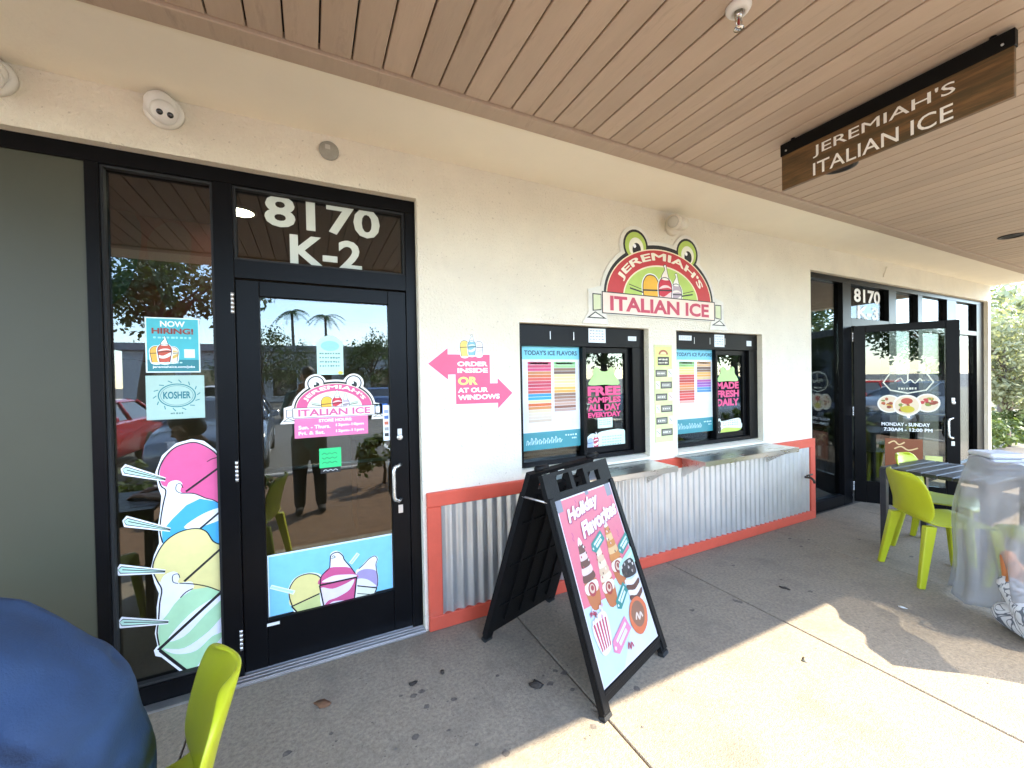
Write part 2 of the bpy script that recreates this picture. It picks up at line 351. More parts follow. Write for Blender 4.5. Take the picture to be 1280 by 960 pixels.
while x < XE - 0.2:
    o = pm if first else pm.copy()
    if not first: COL.objects.link(o); o.parent = ceil
    o.location = (x, 0, ZC + random.Random(int(x * 1000)).uniform(-0.0012, 0.0012)); first = False; x += pitch
# ---- indoors of the two shops, seen dimly through the glass
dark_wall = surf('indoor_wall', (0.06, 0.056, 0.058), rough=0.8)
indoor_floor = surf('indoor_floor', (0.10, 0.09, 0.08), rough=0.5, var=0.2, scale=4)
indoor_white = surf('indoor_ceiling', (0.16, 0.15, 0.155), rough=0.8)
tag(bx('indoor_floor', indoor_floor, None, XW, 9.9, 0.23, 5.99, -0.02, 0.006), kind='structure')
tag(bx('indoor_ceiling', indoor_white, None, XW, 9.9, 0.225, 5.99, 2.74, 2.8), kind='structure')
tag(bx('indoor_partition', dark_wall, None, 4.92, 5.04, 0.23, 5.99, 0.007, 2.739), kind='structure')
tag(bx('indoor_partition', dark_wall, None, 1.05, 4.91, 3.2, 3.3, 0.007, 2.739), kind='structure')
lamp_m = emit_mat('lit_lens', (1.0, 0.83, 0.6), 14.0)
lamp_labels = ['round ceiling lamp lit inside shop, left end of transom glass', 'round lit ceiling lamp low behind the transom numbers, left', 'round lit ceiling lamp seen under the 2 of K-2',
               'round lit ceiling lamp deep inside the frozen treat shop']
for (lx, ly), lb in zip([(-0.40, 0.75), (-0.5, 2.6), (0.75, 2.9), (-1.6, 1.3)], lamp_labels):
    t = thing('ceiling_lamp', lb, 'lamp', (lx, ly, 2.74), group='lamps inside the shop')
    MB().lathe([(0.10, 0), (0.10, -0.012), (0.08, -0.014), (0.08, 0)], 20).build('ring', white_plastic, t)
    MB().lathe([(0.078, -0.006), (0.078, -0.011), (0.01, -0.012)], 20).build('lens', lamp_m, t)
# painted mural board and counters inside
mur = thing('mural_board', 'dark red painted mural board with teal drips high inside the sidelight', 'mural', (-1.15, 1.05, 1.75))
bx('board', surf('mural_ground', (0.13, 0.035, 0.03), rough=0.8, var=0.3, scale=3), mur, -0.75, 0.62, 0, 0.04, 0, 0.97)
a = Art()
a.poly(spl([(-.3, .97), (-.2, .6), (-.05, .35), (.1, .55), (.12, .97)]), '#2b4f54'); a.poly(spl([(-.72, .0), (-.7, .4), (-.5, .55), (-.35, .3), (-.3, .0)]), '#6b2c20')
a.poly(spl([(.1, .0), (.05, .3), (.2, .5), (.4, .42), (.5, .1), (.45, 0)]), '#7a3428'); a.poly(spl([(.22, .5), (.18, .8), (.3, .95), (.42, .85), (.36, .5), (.29, .35)]), '#5d4f48'); a.poly(spl([(-.55, .62), (-.62, .8), (-.5, .95), (-.4, .8)]), '#3d3338')
a.build('painting', mur, -0.001)
ctr = thing('service_counter', 'brown wood service counter inside behind the glass door', 'counter', (0.55, 1.9, 0.006))
wood_m = surf('counter_wood', (0.30, 0.15, 0.05), rough=0.5, var=0.25, scale=4, stretch=(1, 1, 6))
bx('body', wood_m, ctr, -0.15, 0.48, 0, 0.6, 0, 0.98); bx('counter_top', surf('counter_top_stone', (0.25, 0.24, 0.23), rough=0.3), ctr, -0.2, 0.5, -0.04, 0.64, 0.981, 1.02, 0.005)
ctr2 = thing('prep_counter', 'dark work counter inside behind the two order windows', 'counter', (1.2, 0.75, 0.006))
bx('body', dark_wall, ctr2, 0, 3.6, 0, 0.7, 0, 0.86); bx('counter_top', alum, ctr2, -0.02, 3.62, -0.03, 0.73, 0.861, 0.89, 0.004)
paperw = surf('cup_paper', (0.62, 0.62, 0.6), rough=0.7)
for k, (cx, cy) in enumerate([(0.34, .15), (0.52, .12), (0.74, .2)]):
    t = thing('cup_stack', ['stack of white cups behind left order window, nearest its left edge', 'white cup stack in middle behind left order window', 'white cup stack behind left order window, nearest the sash'][k], 'cups', (1.2 + cx, 0.75 + cy, 0.897), group='cup stacks inside')
    for j in range(4): MB().lathe([(0.035, j * .035), (0.052, j * .035 + .09), (0.055, j * .035 + .09), (0.055, j * .035 + .095), (0.04, j * .035 + .095)], 14).build('cup', paperw, t)
# ================================================================ K-2 storefront
FY = 0.05; GY = 0.10
sf = thing('storefront_frame', 'black aluminium storefront frame around the 8170 K-2 door', 'storefront')
bx('head_rail', black_frame, sf, XW, 0.611, FY, 0.15, 2.625, 2.699, 0.002)
bx('mullion', black_frame, sf, -0.922, -0.872, FY + .001, 0.149, 0.0, 2.6248, 0.002)
bx('mullion', black_frame, sf, -0.436, -0.349, FY + .001, 0.149, 0.0, 2.6248, 0.002)
bx('jamb', black_frame, sf, 0.548, 0.610, FY + .001, 0.149, 0.0, 2.6248, 0.002)
bx('transom_bar', black_frame, sf, -0.3488, 0.5478, FY + .002, 0.148, 2.135, 2.232, 0.002)
bx('bottom_rail', black_frame, sf, -0.8718, -0.4362, FY + .002, 0.148, 0.0, 0.095, 0.002)
bx('bottom_rail', black_frame, sf, XW, -0.9222, FY + .002, 0.148, 0.0, 0.10, 0.002)
for (x0, x1, z0, z1) in ((-0.8718, -0.4362, 0.0952, 2.6248), (-0.3488, 0.5478, 2.2322, 2.6248)):
    for q in ((x0, x0 + .012, z0, z1), (x1 - .012, x1, z0, z1), (x0 + .0122, x1 - .0122, z0, z0 + .012), (x0 + .0122, x1 - .0122, z1 - .012, z1)):
        bx('glazing_bead', black_matte, sf, q[0], q[1], FY + .018, GY - .001, q[2], q[3])
    bx('pane', glassA, sf, x0 + .002, x1 - .002, GY, GY + .006, z0 + .002, z1 - .002)
olive = surf('olive_grey_panel', (0.062, 0.062, 0.042), rough=0.4, var=0.08, scale=1.2, spec=0.35)
bx('infill_panel', olive, sf, XW, -0.9225, FY + .012, 0.13, 0.1005, 2.6245)
# numbers on the transom
nm = thing('unit_number', 'pale white vinyl numbers 8170 K-2 on transom glass above the door', 'number', (0, GY - 0.0008, 0))
pale = surf('pale_vinyl', (0.62, 0.66, 0.58), rough=0.6, var=0.04)
text(nm, '8170', (-0.208, 2.445, 0.405, 2.625), '#d8dccb', bold=0.028, mat=pale)
text(nm, 'K-2', (-0.088, 2.238, 0.296, 2.418), '#d8dccb', bold=0.028, mat=pale)
# ---- the door
def make_door(name, label, glass):
    """leaf hinged at local x = 0, opening edge at x = 0.893"""
    d = thing(name, label, 'door'); W, H0, H1 = 0.893, 0.022, 2.128
    bx('stile', black_frame, d, 0.0, 0.108, 0, 0.045, H0, H1, 0.003); bx('stile', black_frame, d, W - 0.108, W, 0, 0.045, H0, H1, 0.003)
    bx('top_rail', black_frame, d, 0.1082, W - 0.1082, 0.001, 0.044, 2.045, H1, 0.003); bx('bottom_rail', black_frame, d, 0.1082, W - 0.1082, 0.001, 0.044, H0, 0.275, 0.003)
    bx('pane', glass, d, 0.11, W - 0.11, 0.024, 0.030, 0.277, 2.043)
    for z in (2.0, 1.11, 0.21):
        h = MB()
        for k in range(5): h.tube([(-0.012, -0.008, z - 0.055 + k * .0222), (-0.012, -0.008, z - 0.055 + k * .0222 + .0205)], 0.0085, 10)
        h.build('hinge', alum, d)
    hp = [(W - 0.055, -0.002, 1.055), (W - 0.075, -0.045, 1.055), (W - 0.10, -0.055, 1.045), (W - 0.105, -0.055, 1.02), (W - 0.105, -0.055, 0.87), (W - 0.10, -0.055, 0.85), (W - 0.075, -0.045, 0.838), (W - 0.055, -0.002, 0.838)]
    MB().tube(hp, 0.0115, 10).build('pull_handle', surf('satin_handle', (0.72, 0.72, 0.70), rough=0.25, metal=0.85), d)
    lk = MB().box(W - 0.068, W - 0.042, -0.004, 0, 1.225, 1.275).lathe([(0.018, 0), (0.018, 0.012), (0.012, 0.015)], 16, 0, Matrix.Translation((W - 0.055, 0, 1.222)) @ Matrix.Rotation(R(90), 4, 'X')).build('lock', alum, d)
    bx('latch_plate', alum, d, W - 0.072, W - 0.045, -0.003, 0, 0.75, 0.80)
    MB().tube([(0.10, 0.085, 1.082), (W - 0.10, 0.085, 1.082)], 0.011, 10).build('push_bar', alum, d)
    return d
door = make_door('glass_door', 'closed black framed glass door with white pull handle under 8170 K-2', glassA)
door.location = (-0.347, FY + 0.012, 0)
th = MB().box(-0.436, 0.611, -0.02, 0.16, 0.0005, 0.012)
for k in range(4): th.box(-0.436, 0.611, -0.012 + k * .028, 0.004 + k * .028, 0.0121, 0.017)
tag(th.build('door_threshold', alum, None, 0.002), 'ribbed aluminium threshold under the K-2 door', 'threshold')
tag(bx('sill_strip', alum, None, XW, -0.4365, -0.012, 0.045, 0.0005, 0.012), 'thin metal sill strip along the foot of sidelight and olive panel', 'sill strip')
# ================================================================ wainscot: red boards round corrugated metal
red_m = surf('red_paint', (0.64, 0.092, 0.05), rough=0.55, var=0.08, scale=7, dirt=(0.45, 0.16, 0.12), dscale=5, dpos=(.6, .8), damt=.4, bump=0.1)
corr_m = surf('galvanised', (0.66, 0.655, 0.64), rough=0.38, metal=0.75, var=0.10, scale=9, stretch=(1, 1, 0.4), dirt=(0.38, 0.38, 0.38), dscale=7, dpos=(.58, .8), damt=.4)
wc = thing('wainscot', 'corrugated metal wainscot framed by red boards below the order windows', 'wainscot')
X0, X1, ZT = 0.632, 4.885, 0.868
bx('red_board', red_m, wc, X0, X1, -0.034, -0.001, ZT - 0.088, ZT, 0.004); bx('red_board', red_m, wc, X0, X1, -0.034, -0.001, 0.004, 0.092, 0.004)
bx('red_board', red_m, wc, X0, X0 + .088, -0.0335, -0.001, 0.0925, ZT - 0.0885, 0.004); bx('red_board', red_m, wc, X1 - .088, X1, -0.0335, -0.001, 0.0925, ZT - 0.0885, 0.004)
cm = MB(); p = 0.0712; n = int((X1 - X0 - .17) / p * 10); vs = []
for k in range(n + 1):
    xx = X0 + 0.085 + k * p / 10; yy = -0.016 - 0.0105 * math.cos(2 * math.pi * k / 10)
    vs += [(xx, yy, 0.088), (xx, yy, ZT - 0.084)]
cm.add(vs, [(2 * k, 2 * k + 2, 2 * k + 3, 2 * k + 1) for k in range(n)], 0, True); cm.build('corrugated_sheet', corr_m, wc)
sb = MB()
for k in range(0, int((X1 - X0 - .2) / (p * 3))):
    for zz in (0.16, 0.44, 0.72): sb.lathe([(0.006, 0), (0.006, 0.003), (0.003, 0.005)], 6, 0, Matrix.Translation((X0 + .085 + p * (k * 3 + 1), -0.0255, zz)) @ Matrix.Rotation(R(90), 4, 'X'))
o = sb.build('screw_heads', alum, wc); o['kind'] = 'stuff'
# hose tap
tp = thing('hose_tap', 'small dark hose tap on corrugated metal near its right end', 'tap', (4.70, -0.026, 0.47))
dk = surf('dark_brass', (0.06, 0.05, 0.04), rough=0.4, metal=0.7)
MB().tube([(0, 0, 0), (0, -0.06, 0), (0, -0.085, -0.02), (0, -0.09, -0.05)], 0.012, 8).build('spout', dk, tp); MB().tube([(-0.05, -0.045, 0.03), (0.05, -0.045, 0.03)], 0.009, 8).build('handle', dk, tp); MB().tube([(0, -0.045, 0), (0, -0.045, 0.03)], 0.007, 6).build('stem', dk, tp)
# steel shelves under the order windows
for k, (a_, b_) in enumerate(((1.40, 2.50), (2.80, 4.08))):
    t = thing('steel_shelf', ['stainless steel counter shelf under left order window, partly behind the sandwich board', 'stainless steel counter shelf under right order window'][k], 'shelf', (0, 0, 0), group='steel shelves under the order windows')
    MB().box(a_, b_, -0.305, -0.003, 0.872, 0.882).box(a_, b_, -0.308, -0.303, 0.842, 0.8819).build('top', steel, t, 0.002)
    for q in (a_ + 0.05, b_ - 0.06):
        MB().prism([(-0.036, 0.8715), (-0.285, 0.8715), (-0.285, 0.855), (-0.036, 0.70)], 'x', q, q + 0.004).build('bracket', steel, t)
# ================================================================ order windows
def order_window(name, label, x0, x1, seed, M):
    t = thing(name, label, 'window', (x0, 0, 0)); W = x1 - x0; Z0, Z1 = 0.932, 1.966
    bx('header', black_frame, t, 0.002, W - .002, 0.05, 0.16, 1.812, Z1, 0.002)
    bx('jamb', black_frame, t, 0.002, 0.045, 0.051, 0.159, Z0, 1.8118, 0.002); bx('jamb', black_frame, t, W - 0.13, W - .002, 0.051, 0.159, Z0, 1.8118, 0.002)
    bx('sill_rail', black_frame, t, 0.0452, W - 0.1302, 0.052, 0.158, Z0, Z0 + 0.035, 0.002)
    bx('meeting_stile', black_frame, t, M + .012, M + .040, 0.060, 0.13, Z0 + .0352, 1.8118, 0.002)
    bx('pane', glassB, t, 0.0455, M + .012, 0.112, 0.117, Z0 + .036, 1.811)
    sx0, sx1 = M + .0405, W - 0.1305
    bx('sash_stile', black_frame, t, sx0, sx0 + .024, 0.085, 0.125, Z0 + .036, 1.811, 0.002); bx('sash_stile', black_frame, t, sx1 - .05, sx1, 0.085, 0.125, Z0 + .036, 1.811, 0.002)
    bx('sash_rail', black_frame, t, sx0 + .0242, sx1 - .0502, 0.086, 0.124, 1.765, 1.8108, 0.002); bx('sash_rail', black_frame, t, sx0 + .0242, sx1 - .0502, 0.086, 0.124, Z0 + .036, Z0 + .085, 0.002)
    bx('pane', glassB, t, sx0 + .024, sx1 - .05, 0.100, 0.105, Z0 + .085, 1.765)
    for k in range(3):
        bx('track_clip', alum, t, 0.28 + k * .21, 0.284 + k * .21, 0.0478, 0.0498, 1.86, 1.92)
    return t
order_window('order_window', 'left black order window with FREE SAMPLES lettering on its sash', 1.314, 2.522, 1, .568)
order_window('order_window', 'right black order window with MADE FRESH DAILY lettering on its sash', 2.842, 4.035, 2, .570)
# ================================================================ signs, decals and posters
def top(a, k=6): return -(a.lay + k) * 0.00005
def ell_text(parent, body, cu, cv, ru, rv, a0, h, col, y, bold=0.02):
    """lettering round an elliptical arch from -a0 to +a0 (degrees from vertical)"""
    o = text(parent, body, (-a0, 0, a0, h), col, y, bold)
    for v in o.data.vertices:
        a = R(v.co.x); hh = v.co.z; v.co = (cu + (ru + hh) * math.sin(a), v.co.y, cv + (rv + hh) * math.cos(a))
    return o
def cup(a, cu, cv, s, body, stripe=None, swirl=None, rim='#1b1b1f', tilt=0.0):
    """drawn treat cup: scoop, rim line, cup; cv at the rim"""
    T = lambda pts: [(cu + (p[0] * math.cos(tilt) - p[1] * math.sin(tilt)) * s, cv + (p[0] * math.sin(tilt) + p[1] * math.cos(tilt)) * s) for p in pts]
    sil = [(-.36, -.95), (.36, -.95), (.5, 0), (.47, .35), (.28, .62), (0, .70), (-.28, .62), (-.47, .35), (-.5, 0)]
    a.poly(T(spl([(p[0] * 1.14, p[1] * 1.1) for p in sil], 4)), '#f4f4f6')
    a.poly(T([(-.36, -.95), (.36, -.95), (.5, 0), (-.5, 0)]), body); a.poly(T(spl([(-.5, 0), (-.47, .35), (-.28, .62), (0, .7), (.28, .62), (.47, .35), (.5, 0)], 4, False)), body)
    if stripe:
        a.poly(T(spl([(-.48, .05), (-.2, .25), (.2, .28), (.47, .12), (.2, .16), (-.2, .1)], 3)), stripe); a.poly(T(spl([(-.44, -.3), (-.1, -.35), (.44, -.05), (.42, -.35), (0, -.6), (-.4, -.55)], 3)), stripe)
    if swirl:
        a.poly(T(spl([(-.3, .62), (-.22, .85), (-.02, 1.15), (-.12, 1.32), (.05, 1.4), (.12, 1.2), (.2, .9), (.3, .62), (0, .55)], 4)), swirl)
        a.line(T(spl([(-.3, .62), (-.22, .85), (-.02, 1.15), (-.12, 1.32), (.05, 1.4), (.12, 1.2), (.2, .9), (.3, .62)], 4, False)), .035 * s, rim)
    a.line(T(spl([(-.5, 0), (-.47, .35), (-.28, .62), (0, .7), (.28, .62), (.47, .35), (.5, 0)], 4, False)), .045 * s, rim)
    a.line(T([(-.53, -.03), (.53, .03)]), .07 * s, rim); a.line(T([(-.5, 0), (-.36, -.95)]), .05 * s, rim); a.line(T([(.5, 0), (.36, -.95)]), .05 * s, rim)
def logo(t, s, col_arch, col_band, col_letters, col_eye, panel=True, centre='#b9d46a'):
    cv = 0.145
    def rad(ang, grow):
        c_, s_ = math.cos(ang), math.sin(ang); ru, rv = .625 + grow, .45 + grow
        r = 1 / math.sqrt((c_ / ru) ** 2 + (s_ / rv) ** 2)
        for ex, ez, er in ((-.29, .555, .135 + grow), (.30, .56, .135 + grow)):
            ez -= cv; b = c_ * ex + s_ * ez; disc = b * b - (ex * ex + ez * ez - er * er)
            if disc > 0: r = max(r, b + math.sqrt(disc))
        return r
    def outline(g):
        up = [(math.cos(R(q)) * rad(R(q), g), cv + math.sin(R(q)) * rad(R(q), g)) for q in range(6, 175, 2)]
        lo = [(-.66, .175 + g), (-.74 - g, .145 + g), (-.74 - g, .0), (-.80 - g, -.055 - g), (-.58, -.055 - g), (-.60, -.012), (.60, -.012), (.58, -.055 - g), (.80 + g, -.055 - g), (.74 + g, .0), (.74 + g, .145 + g), (.66, .175 + g)]
        return [(p[0] * s, p[1] * s) for p in up + lo]
    if panel: MB().prism(outline(.03), 'y', -.014, 0.0).build('panel', surf('sign_white', (.78, .76, .68), rough=.5), t, 0.0)
    y0 = -.0142 if panel else 0.0
    a = Art(); S = lambda pts: [(p[0] * s, p[1] * s) for p in pts]
    if not panel: a.poly(outline(.03), '#f2efe6')
    a.poly(S(ell(0, cv, .625, .45, 40, 0, 180)), '#151515')
    for ex, ez in ((-.29, .560), (.30, .565)):
        a.poly(S(ell(ex, ez, .132)), '#151515'); a.poly(S(ell(ex, ez, .112)), col_eye); a.poly(S(ell(ex + .005, ez - .012, .078, .08)), '#f3f3e0'); a.poly(S(ell(ex + .01, ez - .03, .045, .055)), '#121212'); a.poly(S(ell(ex - .012, ez - .002, .016)), '#ffffff', a.lay + 1); a.lay += 1
    a.poly(S(ell(0, cv, .602, .418, 40, 0, 180)), '#f3e9c9'); a.poly(S(ell(0, cv, .592, .408, 40, 0, 180)), col_arch); a.poly(S(ell(0, cv, .43, .285, 40, 0, 180)), '#f3e9c9'); a.poly(S(ell(0, cv, .418, .272, 40, 0, 180)), centre)
    cup(a, -.13 * s, .215 * s, .18 * s, '#f0b93a', None, None); cup(a, .16 * s, .20 * s, .13 * s, '#b9a9b4', '#efe9e4', '#f5f2ec'); cup(a, .03 * s, .225 * s, .155 * s, '#cf2f45', '#f3d6d4', '#f6efe6')
    for sg in (-1, 1): a.line(S([(sg * .22, .19), (sg * .36, .215)]), .012 * s, '#2a2a2a'); a.line(S([(sg * .24, .215), (sg * .37, .245)]), .006 * s, '#2a2a2a')
    a.poly(S(rc(-.645, -.004, .645, .168)), '#1c1c1c'); a.poly(S(rc(-.635, .004, .635, .160)), col_band)
    for sg in (-1, 1):
        a.poly(S([(sg * .65, .02), (sg * .735, .01), (sg * .735, .145), (sg * .65, .145)]), '#23231f'); a.poly(S([(sg * .655, .028), (sg * .725, .018), (sg * .725, .137), (sg * .655, .137)]), '#d6dcb4' if panel else '#f0eef0')
        a.poly(S([(sg * .60, -.045), (sg * .79, -.045), (sg * .71, .008)]), '#23231f'); a.poly(S([(sg * .635, -.037), (sg * .762, -.037), (sg * .71, -.002)]), '#e7e6d8')
    a.build('artwork', t, y0)
    yt = y0 + top(a)
    ell_text(t, "JEREMIAH'S", 0, cv * s, .455 * s, .305 * s, 68, .085 * s, '#f8f0dc', yt, .03)
    text(t, 'ITALIAN ICE', (-.565 * s, .022 * s, .565 * s, .140 * s), col_letters, yt, .035)
    return yt
lg = thing('logo_sign', "large arched JEREMIAH'S ITALIAN ICE wall sign above the order windows", 'sign', (2.672, -0.001, 2.07))
logo(lg, 1.0, '#c73a3f', '#f4dfd0', '#c4405a', '#b7cf62')
# arrow sign
ar = thing('arrow_sign', 'pink two-way arrow sign reading order inside or at our windows', 'sign', (0, -0.001, 0))
sh = [(0.662, 1.677), (0.79, 1.776), (0.79, 1.737), (1.082, 1.737), (1.082, 1.545), (1.137, 1.545), (1.137, 1.580), (1.248, 1.476), (1.137, 1.374), (1.137, 1.412), (0.840, 1.415), (0.840, 1.608), (0.79, 1.608), (0.79, 1.575)]
big = [(0.645, 1.677), (0.797, 1.797), (0.797, 1.748), (0.862, 1.748), (0.862, 1.80), (0.90, 1.83), (0.935, 1.862), (0.97, 1.85), (1.0, 1.82), (1.045, 1.80), (1.05, 1.748), (1.094, 1.748), (1.094, 1.557), (1.125, 1.557), (1.125, 1.606), (1.265, 1.476), (1.125, 1.35), (1.125, 1.401), (0.829, 1.404), (0.829, 1.597), (0.80, 1.597), (0.80, 1.553)]
MB().prism(big, 'y', -0.005, 0).build('panel', surf('sign_white2', (.8, .79, .76), rough=.5), ar)
a = Art(); a.poly(sh, '#e2587f'); cup(a, .905, 1.785, .062, '#f0d06a'); cup(a, 1.005, 1.785, .058, '#e9e4e4', '#cfd6dc'); cup(a, .955, 1.788, .058, '#7fb9c4', '#e6e6e6', '#eef2f4'); a.build('artwork', ar, -0.0052)
y = -0.0052 + top(a)
for s_, b_, c_ in (('ORDER', (.853, 1.660, 1.066, 1.692), '#fbf3f0'), ('INSIDE', (.853, 1.617, 1.066, 1.649), '#fbf3f0'), ('OR', (.855, 1.538, .992, 1.592), '#f4e27c'), ('AT OUR', (.853, 1.488, 1.066, 1.520), '#fbf3f0'), ('WINDOWS', (.853, 1.440, 1.150, 1.474), '#fbf3f0')):
    text(ar, s_, b_, c_, y, .045)
# ---- menu boards
def menu(name, label, x0, z0, cols, seed):
    t = thing(name, label, 'menu board', (x0, 0.108, z0)); W, H = 0.51, 0.77
    bx('board', surf('menu_white', (.76, .80, .83), rough=.4), t, 0, W, -.008, 0, 0, H)
    a = Art(); a.poly(rc(0, H - .097, W, H), '#7ccfe6'); a.poly(rc(0, 0, W, .131), '#3d8f98')
    for u0, u1, v1, items in cols:
        v = v1; h = .0238
        for k, c in enumerate(items):
            a.poly(rc(u0, v - h + .0025, u1, v), c, 3); v -= h
    a.lay = 3
    for u0, u1, v1, items in cols:
        v = v1
        for k, c in enumerate(items):
            dark = sum(hexc(c)) > 1.25
            a.marks(u0 + .02 + .012 * ((k * 7 + seed) % 3), v - .0175, u1 - .02 - .012 * ((k * 5) % 3), v - .0045, '#9a7d52' if dark else '#fdf3ea', 6 + k % 4, k + seed * 31); a.lay = 3
    a.lay = 4
    rnd = random.Random(seed)
    for k in range(9):
        u = .03 + k * .035; hh = rnd.uniform(.03, .055)
        a.line(spl([(u, .04), (u + .006, .04 + hh), (u + .018, .045 + hh * .5), (u + .014, .04), (u + .03, .05 + hh * .4)], 3, False), .0045, '#cfe9ea')
    a.marks(.37, .085, .48, .10, '#cfe9ea', 5, seed); a.marks(.43, .06, .48, .072, '#cfe9ea', 3, seed + 4)
    a.build('print', t, -.0082)
    text(t, "TODAY'S ICE FLAVORS", (.022, H - .066, W - .022, H - .030), '#1d5068', -.0082 + top(a), .03)
P1 = ['#c9476f', '#c93f66', '#d2447a', '#c8854f', '#cf6f3f', '#d7604f', '#c43b52', '#bd3550', '#d24e62', '#c0564b', '#2f93c2', '#2aa0cc', '#e6d29a', '#d46a32', '#cf8a4c', '#d9c7a8', '#d8cbb5']
menu('menu_board', 'white menu board with red and blue flavor bars in the left order window', 1.379, 1.041, [(.05, .25, .655, P1 + ['#d6c6b4', '#cdb9a4', '#e2d6c8']), (.275, .472, .655, ['#7ec07a', '#9ac98a', '#8a6a52', '#6e5242', '#e5dc92', '#ece39c', '#e9df97', '#efe6a8', '#e2b457', '#dda64c', '#8a6a58', '#9a7560', '#b08a78', '#c4a090', '#8d5f4e', '#b59a90'])], 1)
menu('menu_board', 'white menu board with green and purple flavor bars in the right order window', 2.93, 1.045, [(.055, .25, .655, ['#7ab55e', '#86be68', '#dcd27a', '#e6dc8a', '#d9cf86', '#cb3f3a', '#c94540', '#b8382f', '#d9683f', '#e08a4e', '#c98a5a', '#b8453c', '#cf4a44', '#d84f4a', '#c93a3a', '#e4a89a']), (.285, .475, .655, ['#e0a86a', '#dcb27c', '#6e5242', '#8a6a52', '#e6b35a', '#e2a654', '#d8c08a', '#b04f9a', '#8a4fa8', '#9a5ab2', '#4f8fbe', '#3f86b8'])], 2)
# ---- sash lettering
hot = surf('hot_pink_vinyl', hexc('#e0447f'), rough=.45, var=.05)
def sash(label, x0, x1, lines, seed):
    t = thing('sash_decal', label, 'decal', (0, 0.0992, 0)); a = Art(); w_ = x1 - x0; cx = (x0 + x1) / 2
    a.poly(spl([(x0 + .01, 1.515), (x0 + .06, 1.59), (x0 + .062, 1.635), (x0 + .10, 1.655), (x0 + .13, 1.625), (cx, 1.618), (x1 - .13, 1.625), (x1 - .10, 1.655), (x1 - .062, 1.635), (x1 - .06, 1.59), (x1 - .01, 1.515), (cx, 1.513)], 4), '#b4e08a')
    a.build('artwork', t, 0)
    for s_, v0, v1 in lines: text(t, s_, (x0, v0, x1, v1), '', -.001, .05, mat=hot)
    return t
sash('green head shape over pink FREE SAMPLES ALL DAY EVERYDAY lettering on sash', 1.965, 2.30, [('FREE', 1.425, 1.500), ('SAMPLES', 1.367, 1.414), ('ALL DAY', 1.303, 1.356), ('EVERYDAY', 1.250, 1.292)], 1)
sash('green head shape over pink MADE FRESH DAILY lettering on sash', 3.483, 3.81, [('MADE', 1.436, 1.506), ('FRESH', 1.355, 1.425), ('DAILY', 1.272, 1.343)], 2)
def sticker(name, label, cat, pts, col, yy, extra=None, group=None):
    t = thing(name, label, cat, (0, yy, 0), group=group); a = Art(); a.poly(pts, col)
    if extra: extra(a)
    a.build('print', t, 0); return t
def ex1(a):
    cup(a, 1.985, 1.05, .055, '#9fb4d8'); cup(a, 2.04, 1.06, .055, '#c84a5a', '#f0f0f0', '#f0f0f0')
    for k in range(4): a.marks(2.10, 1.085 - k * .022, 2.31, 1.094 - k * .022, '#8fae9a', 8, k)
    a.marks(2.12, 1.005, 2.18, 1.012, '#3a4a40', 3); a.marks(2.24, 1.005, 2.31, 1.012, '#3a4a40', 3, 4)
sticker('window_label', 'pale mint label with small cups low on the left sash', 'label', spl([(1.945, 1.0), (1.95, 1.09), (2.0, 1.125), (2.05, 1.115), (2.10, 1.135), (2.33, 1.135), (2.335, 1.0)], 3), '#d7ebdc', 0.0992, ex1)
sticker('small_notice', 'small pale green notice under the EVERYDAY lettering', 'notice', rc(2.06, 1.162, 2.21, 1.244), '#cfe8d6', 0.0992, lambda a: [a.marks(2.075, 1.222 - k * .017, 2.195, 1.230 - k * .017, '#7f9a88', 6, k) for k in range(3)])
def ex2(a):
    a.poly(spl([(3.53, 1.02), (3.58, 1.06), (3.70, 1.055), (3.84, 1.04), (3.80, 1.02), (3.66, 1.005)], 3), '#c6dc62'); a.poly(ell(3.515, 1.10, .025, .03), '#1c1c1c'); a.poly(ell(3.52, 1.05, .02, .035), '#26262a')
    for k in range(3): a.marks(3.57, 1.12 - k * .02, 3.80, 1.13 - k * .02, '#9aa39a', 7, k)
sticker('window_label', 'white and green label with black drawing low on the right sash', 'label', spl([(3.49, 1.02), (3.495, 1.14), (3.53, 1.15), (3.56, 1.125), (3.80, 1.145), (3.84, 1.10), (3.85, 1.045), (3.70, 1.0), (3.58, .995)], 3), '#e6ece2', 0.0992, ex2)
for k, (u0, v0, u1, v1, lb) in enumerate([(1.945, 1.845, 2.112, 1.955, 'white paper notice taped in middle of left window header'), (2.345, 1.868, 2.433, 1.905, 'small white sticker at right end of left window header'),
                                         (3.395, 1.838, 3.535, 1.952, 'white paper notice taped in middle of right window header'), (3.865, 1.855, 3.94, 1.905, 'small white sticker at right end of right window header'), (2.93, 1.888, 3.09, 1.932, 'narrow white strip notice at left end of right window header')]):
    sticker('paper_notice', lb, 'notice', rc(u0, v0, u1, v1), '#dfe6ea', 0.0492, lambda a, q=(u0, v0, u1, v1), k=k: [a.marks(q[0] + .012, q[3] - (j + 1) * (q[3] - q[1]) / 5, q[2] - .012, q[3] - (j + 1) * (q[3] - q[1]) / 5 + (q[3] - q[1]) * .08, '#8f9aa6', 5, j + k) for j in range(4)], group='paper notices on window headers')
